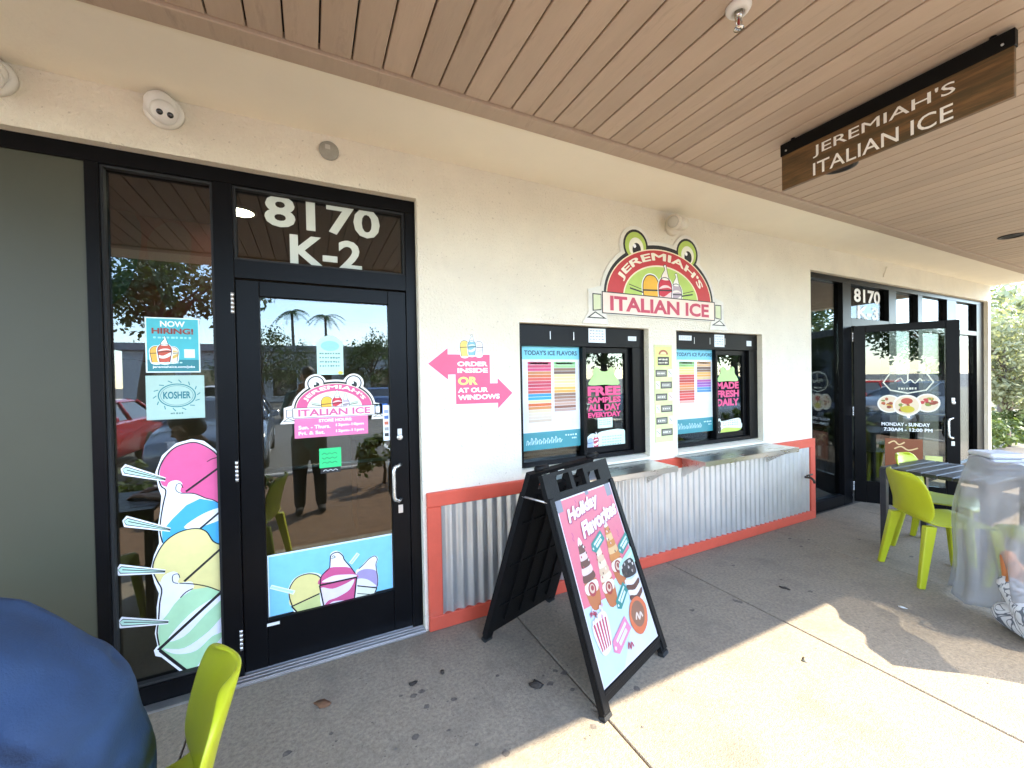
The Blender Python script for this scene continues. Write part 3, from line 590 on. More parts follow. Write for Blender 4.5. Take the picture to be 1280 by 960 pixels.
# ---- price strip between the windows
def exs(a):
    a.poly(rc(2.59, 1.655, 2.77, 1.82), '#d6da86'); a.poly(ell(2.68, 1.755, .055, .04, 16, 0, 180), '#a85a3c'); a.poly(ell(2.68, 1.757, .035, .022, 14, 0, 180), '#e3d8a2'); a.poly(rc(2.615, 1.665, 2.745, 1.735), '#2a2926'); a.marks(2.625, 1.705, 2.735, 1.722, '#e9e5cf', 5, 2); a.marks(2.625, 1.678, 2.735, 1.694, '#e9e5cf', 6, 3)
    for k in range(6):
        v = 1.625 - k * .100; fl = k % 2
        u0 = 2.645 if fl else 2.588; q = 2.590 if fl else 2.735
        a.poly(rc(u0, v - .058, u0 + .13, v), '#34322d'); a.poly(rc(u0 + .012, v - .048, u0 + .118, v - .010), '#8b8a80'); a.marks(u0 + .02, v - .035, u0 + .11, v - .022, '#e8e6d8', 4, k)
        a.poly(rc(q, v - .06, q + .042, v + .005), '#e9ead9'); a.line([(q + .005, v - .01), (q + .036, v - .04)], .006, '#a8323a' if k == 2 else '#6d7466')
st = thing('price_strip', 'tall narrow yellow green price strip with black boxes between the order windows', 'sign', (0, -0.001, 0))
bx('panel', surf('strip_panel', hexc('#cfd39a'), rough=.5), st, 2.577, 2.783, -.004, 0, 1.015, 1.836); a = Art(); exs(a); a.build('print', st, -.0042)
# ---- sidelight: cup stack decal
FA = -0.0005
K = lambda pts: [(-0.866 + (p[0] - 128) * 0.001150, 1.292 - (p[1] - 70) * 0.001632) for p in pts]
cd = thing('cup_stack_decal', 'tall window decal of four stacked coloured treat cups with spoons on the sidelight', 'decal', (0, GY, 0))
a = Art()
sil = K([(503, 130), (480, 108), (440, 78), (395, 70), (340, 80), (290, 115), (266, 165), (275, 215), (284, 240), (278, 290), (270, 330), (272, 385), (253, 420), (241, 460), (252, 505), (266, 540), (257, 580), (256, 630), (248, 660), (256, 700), (243, 712), (248, 730), (268, 738), (363, 828), (378, 822), (503, 816)])
a.poly(sil, '#f4f4f7')
a.poly(K([(501, 140)] + spl([(470, 112), (420, 86), (380, 84), (330, 98), (295, 130), (280, 170), (287, 205), (310, 215)], 4, False) + [(340, 235), (410, 250), (440, 262), (501, 285)]), '#de5c92')
a.line(K([(370, 235), (501, 165)]), .010, '#17171a')
a.poly(K([(284, 390), (282, 350), (320, 315), (370, 278), (420, 262), (470, 275), (501, 290), (501, 420), (450, 440), (300, 440)]), '#45a8e0')
a.poly(K(spl([(360, 345), (430, 312), (500, 300), (500, 335), (440, 350), (400, 358)], 4)), '#eef1f8')
a.line(K([(415, 360), (501, 308)]), .010, '#17171a')
a.poly(K(spl([(310, 202), (338, 196), (358, 208), (352, 235), (402, 243), (408, 262), (360, 282), (320, 310), (287, 332), (281, 310), (291, 270), (300, 235)], 4)), '#f1f2f8')
a.line(K(spl([(352, 238), (336, 228), (338, 210), (352, 208), (360, 222)], 4, False)), .004, '#17171a')
a.poly(K([(501, 425)] + spl([(465, 408), (440, 372), (400, 357), (340, 362), (290, 387), (258, 430), (250, 465), (262, 500)], 4, False) + [(300, 520), (400, 560), (501, 570)]), '#e8da93')
a.line(K([(355, 517), (501, 428)]), .011, '#17171a')
a.poly(K([(262, 712), (258, 680), (262, 640), (290, 605), (340, 565), (380, 548), (440, 550), (490, 575), (501, 600), (501, 814), (378, 822)]), '#b2dcb1')
a.poly(K(spl([(290, 690), (370, 625), (460, 588), (498, 592), (430, 635), (350, 690)], 4)), '#eceefa'); a.poly(K(spl([(278, 714), (350, 727), (440, 692), (500, 650), (500, 700), (450, 712), (390, 745), (320, 740)], 4)), '#eceefa'); a.poly(K(spl([(385, 818), (420, 770), (470, 735), (500, 722), (499, 812)], 4)), '#eceefa')
a.poly(K(spl([(285, 488), (318, 480), (340, 495), (334, 518), (380, 522), (386, 545), (330, 572), (290, 612), (264, 626), (265, 590), (275, 545), (270, 515)], 4)), '#f1f2f8')
a.line(K(spl([(334, 520), (316, 512), (316, 492), (334, 490), (340, 503)], 4, False)), .004, '#17171a')
a.line(K([(258, 714), (501, 568)]), .014, '#17171a'); a.line(K([(264, 716), (378, 824)]), .014, '#17171a')
a.line(K(spl([(498, 138), (470, 110), (420, 84), (380, 82), (330, 96), (293, 130), (276, 170), (284, 208), (300, 225), (290, 265), (280, 310), (276, 350), (284, 385)], 4, False)), .006, '#17171a')
a.line(K(spl([(498, 422), (465, 405), (440, 370), (400, 355), (340, 360), (290, 385), (256, 430), (248, 465), (262, 500), (276, 530), (268, 570), (262, 625), (256, 660), (262, 700)], 4, False)), .006, '#17171a')
a.line(K(spl([(352, 238), (400, 244), (440, 262), (470, 272), (500, 290)], 4, False)), .005, '#17171a'); a.line(K(spl([(338, 520), (385, 530), (440, 548), (490, 573)], 4, False)), .005, '#17171a'); a.line(K(spl([(450, 146), (470, 138), (500, 134)], 3, False)), .004, '#17171a'); a.line(K(spl([(340, 566), (360, 552), (385, 545)], 3, False)), .005, '#17171a')
for (sx, sy, tx, ty) in ((168, 150, 300, 190), (168, 305, 312, 348), (144, 447, 290, 475), (144, 605, 296, 634)):
    L0 = a.lay
    def bar(w0, w1, c, sh=0):
        dx, dy = tx - sx, ty - sy; l = math.hypot(dx, dy); nx, ny = -dy / l, dx / l
        a.poly(K([(sx + nx * w0 - sh * dx / l, sy + ny * w0 - sh * dy / l), (tx + nx * w1, ty + ny * w1), (tx - nx * w1, ty - ny * w1), (sx - nx * w0 - sh * dx / l, sy - ny * w0 - sh * dy / l), (sx - dx / l * (sh + 10), sy - dy / l * (sh + 10))]), c)
    bar(17, 6, '#f4f4f7', 6); bar(11, 3, '#17171a', 1); bar(8.5, 1.2, '#c3e6d4', 0); a.line(K([(sx + 4, sy), (tx, ty)]), .004, '#17171a')
a.build('artwork', cd, FA)
# hiring poster, kosher notice
hp = thing('hiring_poster', 'teal NOW HIRING poster taped on the sidelight above the kosher notice', 'poster', (0, GY, 0)); a = Art()
a.poly(rc(-.732, 1.637, -.512, 1.915), '#dff0ee'); a.poly(rc(-.726, 1.643, -.518, 1.909), '#46b4bd'); a.poly(rc(-.726, 1.643, -.518, 1.702), '#2e7f88'); cup(a, -.690, 1.735, .05, '#f0b648'); cup(a, -.625, 1.735, .046, '#eadfc4', '#d9b25a'); cup(a, -.657, 1.742, .056, '#c9553f', '#f2e6dc', '#f3efe6')
a.poly(rc(-.578, 1.712, -.534, 1.756), '#e8efe8'); a.marks(-.70, 1.808, -.54, 1.820, '#9adbe0', 9, 3); a.marks(-.66, 1.683, -.585, 1.691, '#bfe6e6', 6, 2); a.build('print', hp, FA)
text(hp, 'NOW', (-.672, 1.868, -.572, 1.898), '#e9f3ee', FA + top(a), .03); text(hp, 'HIRING!', (-.706, 1.832, -.538, 1.862), '#8e4238', FA + top(a), .04); text(hp, 'jeremiahsice.com/jobs', (-.705, 1.657, -.535, 1.672), '#eef7f4', FA + top(a), .02)
kp = thing('kosher_notice', 'pale KOSHER notice with oval ring taped on the sidelight', 'notice', (0, GY, 0)); a = Art()
a.poly(rc(-.735, 1.400, -.498, 1.622), '#a9c6bb'); a.line(ell(-.612, 1.520, .075, .058, 32), .005, '#2d7f86', True); a.line(ell(-.612, 1.520, .066, .050, 32), .002, '#2d7f86', True)
for k in range(14): q = R(k * 360 / 14); a.line([(-.612 + .083 * math.cos(q), 1.52 + .066 * math.sin(q)), (-.612 + .097 * math.cos(q + .15), 1.52 + .08 * math.sin(q + .15))], .004, '#2d7f86', lay=4)
a.lay = 5; a.marks(-.64, 1.424, -.585, 1.434, '#5d857f', 5, 2); a.build('print', kp, FA); text(kp, 'KOSHER', (-.668, 1.503, -.556, 1.540), '#1f7580', FA + top(a), .03)
# ---- door decals (door glass outer face)
DY = FY + 0.012 + 0.024
dl = thing('door_logo_decal', "pink arched JEREMIAH'S ITALIAN ICE decal on the K-2 door glass", 'decal', (0.128, DY - .0006, 1.372)); yt = logo(dl, .345, '#d7588c', '#f6eef2', '#cf5f8f', '#eef0ee', panel=False, centre='#dfe8d2')
a = Art(); a.poly(rc(-.215, -.115, .18, -.004), '#df74a4'); a.build('hours_panel', dl, -.0002)
text(dl, 'STORE HOURS:', (-.09, -.030, .09, -.012), '#fdf0f4', -.0012, .03)
for s_, b_ in (('Sun. - Thurs.', (-.195, -.066, -.03, -.044)), ('12pm-10pm', (.0, -.063, .155, -.043)), ('Fri. & Sat.', (-.195, -.098, -.06, -.078)), ('12pm-11pm', (.0, -.098, .155, -.078))): text(dl, s_, b_, '#fdf0f4', -.0012, .03)
sticker('mint_flyer', 'mint green flyer taped high on the K-2 door glass', 'flyer', rc(.036, 1.617, .177, 1.80) [:2] + spl([(.177, 1.80), (.15, 1.83), (.107, 1.848), (.065, 1.83), (.036, 1.80)], 3, False), '#bfe6dc', DY - .0006,
        lambda a: [a.poly(ell(.107, 1.785, .05, .03), '#94d0c8')] + [a.marks(.05, 1.735 - k * .024, .163, 1.746 - k * .024, '#5d8f86', 8, k) for k in range(4)] + [a.poly(ell(.160, 1.628, .014, .01), '#d8cf52')])
sticker('heart_sticker', 'small blue sticker with pale heart at right edge of door glass', 'sticker', rc(.335, 1.372, .425, 1.435), '#2a66b4', DY - .0006, lambda a: [a.poly(spl([(.358, 1.398), (.345, 1.415), (.352, 1.428), (.362, 1.422), (.373, 1.428), (.380, 1.415), (.368, 1.398), (.362, 1.388)], 3), '#bfe3ee')])
def exp_(a):
    for k, c in enumerate(('#8fa0c8', '#3f66a8', '#c86a4a', '#9a9a9a', '#2c2c30')): a.poly(rc(.404, 1.375 - k * .036, .428, 1.395 - k * .036), c)
sticker('card_sticker', 'tall white payment card sticker at right edge of door glass', 'sticker', rc(.397, 1.205, .436, 1.425), '#eef0f0', DY - .0012, exp_)
sticker('green_note', 'bright green handwritten note taped on the door push bar', 'note', rc(.036, 1.075, .153, 1.188), '#2fc878', DY - .0012, lambda a: [a.line(spl([(.05 + i * .0135, 1.155 - k * .026 + (.006 if (i + k) % 2 else -.004)) for i in range(7)], 3, False), .0032, '#15583a') for k in range(3)])
sticker('black_label', 'small black label with white script under the green note', 'label', rc(.042, 1.043, .148, 1.074), '#15171a', DY - .0012, lambda a: [a.line(spl([(.055 + i * .013, 1.056 + (.007 if i % 2 else -.002)) for i in range(7)], 3, False), .003, '#d6d6d6')])
dp = thing('door_poster', 'light blue poster of three treat cups at the bottom of door glass', 'poster', (0, DY - .0006, 0)); a = Art()
U0, U1, V0, V1 = -.235, .434, .282, .622
a.poly(rc(U0, V0, U1, V1), '#dff2fa'); a.poly(rc(U0 + .006, V0, U1 - .002, V1 - .010), '#83cbee')
DP = lambda pts: [(U0 + (p[0] - 100) / 1110 * (U1 - U0), V0 + ((740 - (p[0] - 100) * .235) - p[1]) / 540 * (V1 - V0)) for p in pts]
def shp(pts, c, n=4): a.poly(DP(spl(pts, n)), c)
def ln(pts, w_, c='#17171a', n=4): a.line(DP(spl(pts, n, False)), w_, c)
shp([(340, 722), (285, 650), (262, 560), (262, 490), (310, 400), (400, 350), (500, 345), (560, 400), (560, 660)], '#f2f6f2'); a.poly(DP([(345, 722), (285, 650), (522, 535), (552, 668)]), '#ccd08a'); shp([(290, 645), (268, 560), (275, 480), (330, 395), (420, 355), (500, 362), (540, 430), (522, 535)], '#e6d98f')
ln([(290, 645), (268, 560), (275, 480), (330, 395), (420, 355), (500, 362), (545, 400)], .006); a.line(DP([(283, 652), (524, 535)]), .008, '#17171a'); a.line(DP([(285, 650), (345, 722)]), .008, '#17171a')
a.line(DP([(120, 472), (310, 525)]), .022, '#f2f6f2'); a.line(DP([(125, 474), (300, 522)]), .012, '#bfe3d8')
shp([(848, 605), (860, 470), (850, 330), (900, 280), (960, 210), (1030, 165), (1068, 190), (1050, 260), (1062, 330), (1068, 420), (1040, 480), (1022, 556)], '#f4f4f8'); a.poly(DP([(850, 600), (862, 462), (1048, 480), (1022, 552)]), '#e6e6d2'); shp([(862, 460), (858, 350), (920, 305), (1000, 300), (1050, 325), (1058, 420), (1045, 475)], '#ab9bc4'); shp([(865, 455), (870, 395), (960, 400), (1040, 455), (1030, 470)], '#ece8f0'); a.line(DP([(860, 462), (1048, 482)]), .007, '#17171a'); a.line(DP([(1050, 480), (1022, 552)]), .007, '#17171a'); ln([(880, 300), (930, 255), (980, 200), (1035, 170), (1060, 200), (1045, 260), (1062, 400), (1048, 478)], .005); a.line(DP([(855, 535), (1025, 550)]), .004, '#17171a')
shp([(560, 668), (528, 520), (522, 440), (560, 350), (610, 290), (625, 220), (628, 160), (680, 132), (735, 160), (745, 215), (800, 280), (850, 340), (862, 400), (832, 605)], '#f4f4f8')
a.poly(DP([(562, 665), (528, 462), (858, 385), (832, 600)]), '#cf5687'); shp([(530, 455), (545, 370), (610, 298), (700, 285), (800, 290), (848, 345), (856, 385)], '#d65a8c'); shp([(545, 430), (640, 370), (760, 355), (845, 355), (850, 378), (700, 415)], '#f3dfe8'); shp([(540, 480), (640, 490), (760, 440), (838, 400), (790, 500), (680, 570), (600, 600), (556, 645), (548, 560)], '#ecdfe8'); shp([(600, 650), (640, 610), (740, 600), (828, 598), (700, 632)], '#f1e6ee')
a.line(DP([(522, 460), (866, 378)]), .010, '#17171a'); a.line(DP([(524, 460), (560, 668)]), .008, '#17171a'); a.line(DP([(860, 380), (832, 604)]), .008, '#17171a'); ln([(530, 450), (545, 370), (612, 298), (622, 240), (632, 175), (690, 145), (735, 175), (750, 215), (800, 275), (850, 345)], .006); ln([(632, 205), (668, 195), (655, 180), (640, 190)], .004); a.line(DP([(805, 250), (880, 150)]), .022, '#f2f6f2'); a.line(DP([(810, 245), (878, 155)]), .010, '#bfe3ee')
a.build('print', dp, 0)
bx('letter_plate', white_plastic, door, 0.105, 0.165, -0.003, 0, 0.243, 0.258)
# ---- hanging blade sign
bs = thing('hanging_sign', "wood-look hanging sign JEREMIAH'S ITALIAN ICE with black top rail under the ceiling", 'sign', (2.6, -1.035, 2.683), rz=R(-90))
wood_sign = surf('printed_wood', (0.15, 0.078, 0.028), rough=0.4, var=0.5, scale=5, stretch=(0.9, 1, 9), dirt=(0.06, 0.042, 0.016), dscale=3, dpos=(.42, .6), damt=.8)
bx('panel', wood_sign, bs, 0, 0.91, -.012, .012, 0, 0.225, 0.002)
bx('top_rail', surf('black_metal', (.004, .004, .004), rough=.5, spec=.15), bs, -0.004, 0.914, -.018, .018, 0.203, 0.273, 0.002)
text(bs, "JEREMIAH'S", (0.172, .108, 0.742, .178), '#f4f2ee', -.0135, .006); text(bs, 'ITALIAN ICE', (0.172, .010, 0.735, .081), '#f4f2ee', -.0135, .006)
for u in (.03, .88): MB().lathe([(.005, 0), (.005, .004), (.002, .005)], 8, 0, Matrix.Translation((u, -.018, .225)) @ Matrix.Rotation(R(90), 4, 'X')).build('screw', alum, bs)
for u in (.06, .85): MB().tube([(u, 0, .2725), (u, 0, .2885)], .012, 8).build('hanger', black_frame, bs)
# ================================================================ fittings on wall and ceiling
lens_m = surf('dark_lens', (.01, .01, .012), rough=.08, spec=.8)
def dome_cam(label, x, z):
    t = thing('security_camera', label, 'camera', (x, 0, z), group='dome cameras on the wall'); M = Matrix.Rotation(R(90), 4, 'X')
    MB().lathe([(.078, 0), (.078, .02), (.072, .032), (.062, .036)], 28, 0, M).build('base', white_plastic, t)
    MB().lathe([(.062, .034), (.064, .055), (.058, .085), (.042, .105), (.015, .115)], 28, 0, M).build('dome', white_plastic, t)
    D = Vector((.28, -.8, -.5)).normalized(); Q = D.to_track_quat('Z', 'Y').to_matrix().to_4x4(); C0 = Vector((.016, -.085, -.040))
    MB().lathe([(.052, .0), (.050, .03), (.040, .048), (.012, .052)], 24, 0, Matrix.Translation(C0) @ Q).build('eyeball', white_plastic, t)
    for sx in (-1, 1):
        MB().lathe([(.0125, .0), (.0125, .050), (.002, .0515)], 14, 0, Matrix.Translation(C0 + Vector((.94, .33, 0)) * sx * .019 + D * .003) @ Q).build('lens', lens_m, t)
    return t
dome_cam('white dome security camera with two lenses above the sidelight', -0.605, 2.893)
dome_cam('white dome security camera cut by left edge of picture', -1.175, 2.89)
cv = thing('junction_cover', 'round grey junction box cover on wall above the K-2 transom', 'cover', (0.122, 0, 2.878)); Mx = Matrix.Rotation(R(90), 4, 'X')
MB().lathe([(.052, 0), (.052, .010), (.047, .014), (.01, .015)], 28, 0, Mx).build('plate', surf('grey_cover', (.33, .32, .27), rough=.6, var=.15, scale=20), cv)
bx('stamp', surf('grey_cover_stamp', (.5, .48, .42), rough=.6), cv, -.02, .006, -.017, -.0148, .004, .028)
wl = thing('flood_camera', 'cream swivel flood camera fixed to wall above the arched logo', 'camera', (2.80, 0, 2.845))
cream_p = surf('cream_plastic', (.72, .66, .54), rough=.5)
MB().lathe([(.075, 0), (.075, .03), (.06, .045)], 24, 0, Mx).build('base', cream_p, wl)
MB().tube([(0.02, -.04, 0), (-.02, -.09, .0)], .022, 10).build('knuckle', cream_p, wl)
MB().tube([(.06, -.075, .012), (-.10, -.125, -.012)], [.052, .058], 18).tube([(-.10, -.125, -.012), (-.125, -.132, -.016)], [.062, .062], 18).build('housing', cream_p, wl)
MB().lathe([(.048, 0), (.04, .004), (.01, .006)], 18, 0, Matrix.Translation((-.126, -.1325, -.016)) @ Vector((-.16, -.05, -.024)).to_track_quat('Z', 'Y').to_matrix().to_4x4()).build('lens', surf('frosted_lens', (.5, .47, .4), rough=.3), wl)
hk = thing('wall_hook', 'thin bent wire hook on the wall near the 8170 K-3 transom', 'hook', (6.5, 0, 2.86)); MB().tube([(0, 0, -.09), (0, -.012, -.05), (0.02, -.02, 0), (.05, -.02, .035), (.07, 0, .03)], .006, 6).build('wire', cream_p, hk)
sp = thing('fire_sprinkler', 'white pendant fire sprinkler head hanging from the wooden ceiling', 'sprinkler', (1.49, -1.515, ZC - 0.001))
chrome = surf('chrome', (.6, .58, .54), rough=.15, metal=1)
MB().lathe([(.045, 0), (.045, -.006), (.038, -.018), (.022, -.024), (.018, -.006)], 24).build('escutcheon', white_plastic, sp)
MB().lathe([(.014, -.01), (.014, -.038), (.008, -.042)], 14).build('body', chrome, sp)
for s_ in (-1, 1): MB().tube([(s_ * .011, 0, -.035), (s_ * .018, 0, -.05), (s_ * .012, 0, -.072), (0, 0, -.08)], .0035, 6).build('arm', chrome, sp)
MB().lathe([(.018, -.080), (.018, -.083), (.004, -.085)], 16).build('deflector', chrome, sp); MB().tube([(0, 0, -.04), (0, 0, -.075)], .004, 8).build('bulb', surf('red_bulb', (.35, .05, .04), rough=.1), sp)
dark_can = surf('dark_can', (.02, .018, .016), rough=.5)
for k, (lx, ly) in enumerate(((3.24, -1.035), (6.6, -1.03))):
    t = thing('recessed_light', ['dark recessed downlight partly hidden behind the hanging sign', 'dark recessed downlight far along the ceiling near the building end'][k], 'light', (lx, ly, ZC), group='recessed ceiling lights')
    MB().lathe([(.10, .001), (.10, -.008), (.078, -.012), (.074, .001)], 28).build('ring', dark_can, t); MB().lathe([(.073, -.002), (.05, -.001), (.004, -.0005)], 24).build('baffle', black_matte, t)
# ================================================================ sandwich board
sbd = thing('sandwich_board', 'black folding sandwich board with pink Holiday Flavorites poster on the pavement', 'sign', (1.335, -0.55, 0), rz=R(18.6))
blk = surf('black_plastic', (.006, .006, .0065), spec=.15, rough=.5, var=.2, scale=30, bump=.15, bscale=120)
SL = math.hypot(.385, 1.095)
def mF(u, y, v): return (u * (1 - .07 * v / SL), -.412 + .385 * v / SL + 1.095 / SL * y, 1.095 * v / SL - .385 / SL * y)
def mB(u, y, v): return (u * (1 - .07 * v / SL), .412 - .385 * v / SL - 1.095 / SL * y, 1.095 * v / SL - .385 / SL * y)
gx = [-.325, -.27, -.215, -.095, -.06, .05, .085, .20, .27, .325]; gz = [0, .055, .085, 1.015, 1.035, 1.075, 1.105, 1.125]
gh = {(i, 0) for i in range(1, 8)} | {(2, 4), (4, 4), (6, 4), (2, 3), (4, 3), (6, 3), (2, 5), (4, 5)}
for nm_, mf in (('front_leaf', mF), ('rear_leaf', mB)):
    o = grid_panel(gx, gz, gh, -.018, .012, mf).build(nm_, blk, sbd, .004)
    for q in ((-.325, -.285), (.285, .325)):
        b = MB(); c8 = [mf(u, yy, v) for yy in (-.027, -.0182) for u, v in ((q[0], .03), (q[1], .03), (q[1], 1.0), (q[0], 1.0))]
        b.hexa(c8).build('edge_rail', blk, o, .003)
    b = MB(); b.hexa([mf(u, yy, v) for yy in (-.026, -.0182) for u, v in ((-.284, .086), (.284, .086), (.284, .105), (-.284, .105))]).build('edge_rail', blk, o, .002)
    for k in range(4):
        u = -.2 + k * .133; MB().hexa([mf(uu, yy, v) for yy in (.0122, .024) for uu, v in ((u - .007, .12), (u + .007, .12), (u + .007, .98), (u - .007, .98))]).build('rib', blk, o)
    for k in range(3):
        v = .25 + k * .28; MB().hexa([mf(uu, yy, vv) for yy in (.0122, .020) for uu, vv in ((-.28, v - .006), (.28, v - .006), (.28, v + .006), (-.28, v + .006))]).build('rib', blk, o)
for u in (-.24, .24):
    MB().tube([(u - .045, 0, 1.088), (u + .045, 0, 1.088)], .016, 12).build('hinge', blk, sbd)
MB().tube([(-.30, -.09, .93), (-.30, .09, .93)], .006, 8).build('stay_bar', alum, sbd)
for u in (-.298, .298):
    for mf in (mF, mB): MB().hexa([mf(uu, yy, v) for yy in (-.022, .016) for uu, v in ((u - .03, -.002), (u + .03, -.002), (u + .03, .018), (u - .03, .018))]).build('foot', surf('rubber_foot', (.012, .012, .012), rough=.8), sbd, .002)
ps = thing('holiday_poster', 'pink and pale blue Holiday Flavorites poster slotted in the sandwich board', 'poster', (1.335, -0.55, 0), rz=R(18.6))
mP = lambda u, y, v: mF(u, y - .0192, v)
P = lambda pts: [(-.278 + .556 * p[0], .108 + .872 * p[1]) for p in pts]
a = Art(); a.poly(P(rc(0, 0, 1, 1)), '#f6f3f6'); a.poly(P(rc(.012, .008, .988, .992)), '#f0788c'); a.poly(P([(.012, .008), (.988, .008), (.988, .50), (.55, .44), (.4, .38), (.012, .40)]), '#cfe8f1'); a.poly(P([(.35, .008), (.988, .008), (.988, .3), (.62, .16)]), '#e6eef4')
for q in (rc(.0, .93, .09, 1), rc(.88, .92, .98, 1), rc(.50, .975, .56, 1)): a.poly(P(q), '#8c8f9c', 5)
a.lay = 5
for k, (u, v) in enumerate(((.3, .97), (.12, .80), (.86, .70), (.18, .70), (.52, .74), (.92, .9))): a.line(P(spl([(u, v), (u + .012, v - .02), (u - .006, v - .035), (u + .01, v - .05)], 3, False)), .006, '#d8568c', lay=6)
a.lay = 6
def stag(cu, cv_, s_, rot, c='#2f8f86'):
    T = lambda pts: P([(cu + (p[0] * math.cos(rot) - p[1] * math.sin(rot)) * s_, cv_ + (p[0] * math.sin(rot) + p[1] * math.cos(rot)) * s_ * .62) for p in pts])
    a.poly(T([(-1.05, 0), (-.75, .42), (1, .42), (1, -.42), (-.75, -.42)]), c); a.line(T([(-.5, .13), (.8, .13)]), .012 * s_ / .14, '#e8f4f0'); a.line(T([(-.4, -.14), (.6, -.14)]), .016 * s_ / .14, '#e8f4f0'); a.poly(T(ell(-.8, 0, .08, .1, 10)), '#e8f4f0')
def sundae(cu, cv_, s_, c1, c2, c3):
    T = lambda pts: P([(cu + p[0] * s_, cv_ + p[1] * s_ * .64) for p in pts])
    a.poly(T(spl([(-.42, -.2), (.42, -.2), (.3, -1.15), (-.3, -1.15)], 3)), '#c9733f'); a.poly(T(spl([(-.4, -.25), (.4, -.25), (.36, -.62), (-.36, -.62)], 3)), '#f6ead9'); a.poly(T(ell(0, -.5, .26, .26)), c3); a.poly(T(ell(0, -.48, .17, .17)), '#e9c9b0'); a.poly(T(ell(.02, -.46, .1, .1)), c3)
    rnd = random.Random(int(cu * 100))
    for j in range(5):
        a.poly(T(spl([(-.44 + .06 * j, -.12 + j * .27), (-.2, -.2 + j * .27), (.2, -.2 + j * .27), (.44 - .06 * j, -.1 + j * .27), (.3 - .04 * j, .15 + j * .27), (-.3 + .04 * j, .15 + j * .27)], 3)), (c1, c2)[j % 2])
    a.poly(T(spl([(-.16, 1.2), (0, 1.5), (.14, 1.22)], 3)), '#f7efe8')
    for j in range(9): a.poly(T(ell(rnd.uniform(-.3, .3), rnd.uniform(0, 1.2), .04, .05, 8)), ('#6b3a2a', '#f9f2ea', '#c23d4d')[j % 3], a.lay + 1)
    a.lay += 1
sundae(.20, .54, .23, '#6f4234', '#f1d7cf', '#b23a44'); sundae(.45, .49, .22, '#f3dfc0', '#eac7a4', '#a8372f'); sundae(.69, .57, .23, '#d98a3c', '#f0c489', '#a03a2e')
stag(.47, .685, .125, R(22)); stag(.90, .60, .13, R(22)); stag(.60, .335, .13, R(30)); stag(.86, .485, .18, R(18), '#bfe6d6'); stag(.42, .155, .17, R(22), '#ef8fb4')
def band(pts, c): a.poly(P(spl(pts, 3)), c)
band([(.72, .46), (.80, .50), (.95, .50), (1.0 - .015, .44), (.95, .40), (.76, .41)], '#3a2f2f')
rnd = random.Random(5)
for j in range(22): a.poly(P(ell(rnd.uniform(.74, .96), rnd.uniform(.415, .49), .014, .01, 7)), ('#1e1717', '#efe6dc', '#5a4640')[j % 3], a.lay + 1)
a.lay += 1
for j in range(5): band([(.73 + .004 * j, .405 - j * .032), (.85, .385 - j * .032), (.97, .40 - j * .030), (.965, .372 - j * .030), (.85, .352 - j * .032), (.735, .375 - j * .032)], ('#f8f2ee', '#6a4136')[j % 2])
band([(.62, .20), (.70, .27), (.85, .28), (.95, .21), (.90, .12), (.76, .08), (.65, .12)], '#e8764a'); band([(.66, .21), (.74, .26), (.84, .255), (.90, .20), (.85, .135), (.76, .12), (.69, .15)], '#9a6b52'); a.line(P(spl([(.72, .17), (.76, .20), (.78, .16), (.82, .19), (.84, .16)], 3, False)), .012, '#f3ddcb')
band([(.05, .30), (.22, .34), (.30, .30), (.26, .16), (.14, .13), (.08, .17)], '#fbf3f3')
for j in range(5): a.poly(P([(.07 + j * .045, .30), (.095 + j * .045, .305), (.115 + j * .032, .16), (.098 + j * .032, .155)]), '#c8405c')
for j in range(16): a.poly(P(ell(rnd.uniform(.08, .28), rnd.uniform(.31, .37), .018, .012, 7)), ('#f4dfe6', '#c9405e', '#e9b3c6', '#ffffff')[j % 4], a.lay + 1)
a.lay += 1; a.line(P(spl([(.47, .07), (.50, .10), (.51, .06), (.54, .09), (.56, .06)], 3, False)), .008, '#c24468')
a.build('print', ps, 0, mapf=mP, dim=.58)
yt = top(a)
for s_, b_ in (('Holiday', (.11, .855, .68, .955)), ('Flavorites', (.26, .765, .96, .860))):
    q = (*P([(b_[0], b_[1])])[0], *P([(b_[2], b_[3])])[0])
    text(ps, s_, (q[0] + .006, q[1] - .007, q[2] + .006, q[3] - .007), '#8f355e', yt, .06, shear=.28, rot=R(8), mapf=mP, name='lettering_shadow'); text(ps, s_, q, '#d2ced0', yt - .0006, .05, shear=.28, rot=R(8), mapf=mP)
# ================================================================ K-3 storefront
kf = thing('storefront_frame', 'black aluminium storefront of unit 8170 K-3 at the far right', 'storefront')
bx('head_rail', black_frame, kf, 4.891, 10.019, FY, .15, 2.64, 2.699, .002)
KX = [(4.892, 4.925), (5.655, 5.84), (6.78, 6.98), (7.62, 7.76), (8.58, 8.92), (9.72, 10.018)]
for q in KX: bx('mullion', black_frame, kf, q[0], q[1], FY + .001, .149, 0, 2.6398, .002)
for k in range(5):
    x0, x1 = KX[k][1] + .0005, KX[k + 1][0] - .0005
    z0 = 2.232 if k == 1 else .12
    if k == 1: bx('transom_bar', black_frame, kf, x0, x1, FY + .002, .148, 2.135, 2.231, .002)
    else: bx('bottom_rail', black_frame, kf, x0, x1, FY + .002, .148, 0, .119, .002)
    if k >= 2: bx('transom_bar', black_frame, kf, x0, x1, FY + .002, .148, 2.135, 2.205, .002)
    bx('pane', glassD if k == 1 else glassC, kf, x0, x1, GY, GY + .006, z0, 2.6395)
    if k == 1: bx('dark_backing', black_matte, kf, x0 + .002, x1 - .002, GY + .03, GY + .034, z0, 2.639)  # black sheet added behind the pane to keep it dark under the numbers
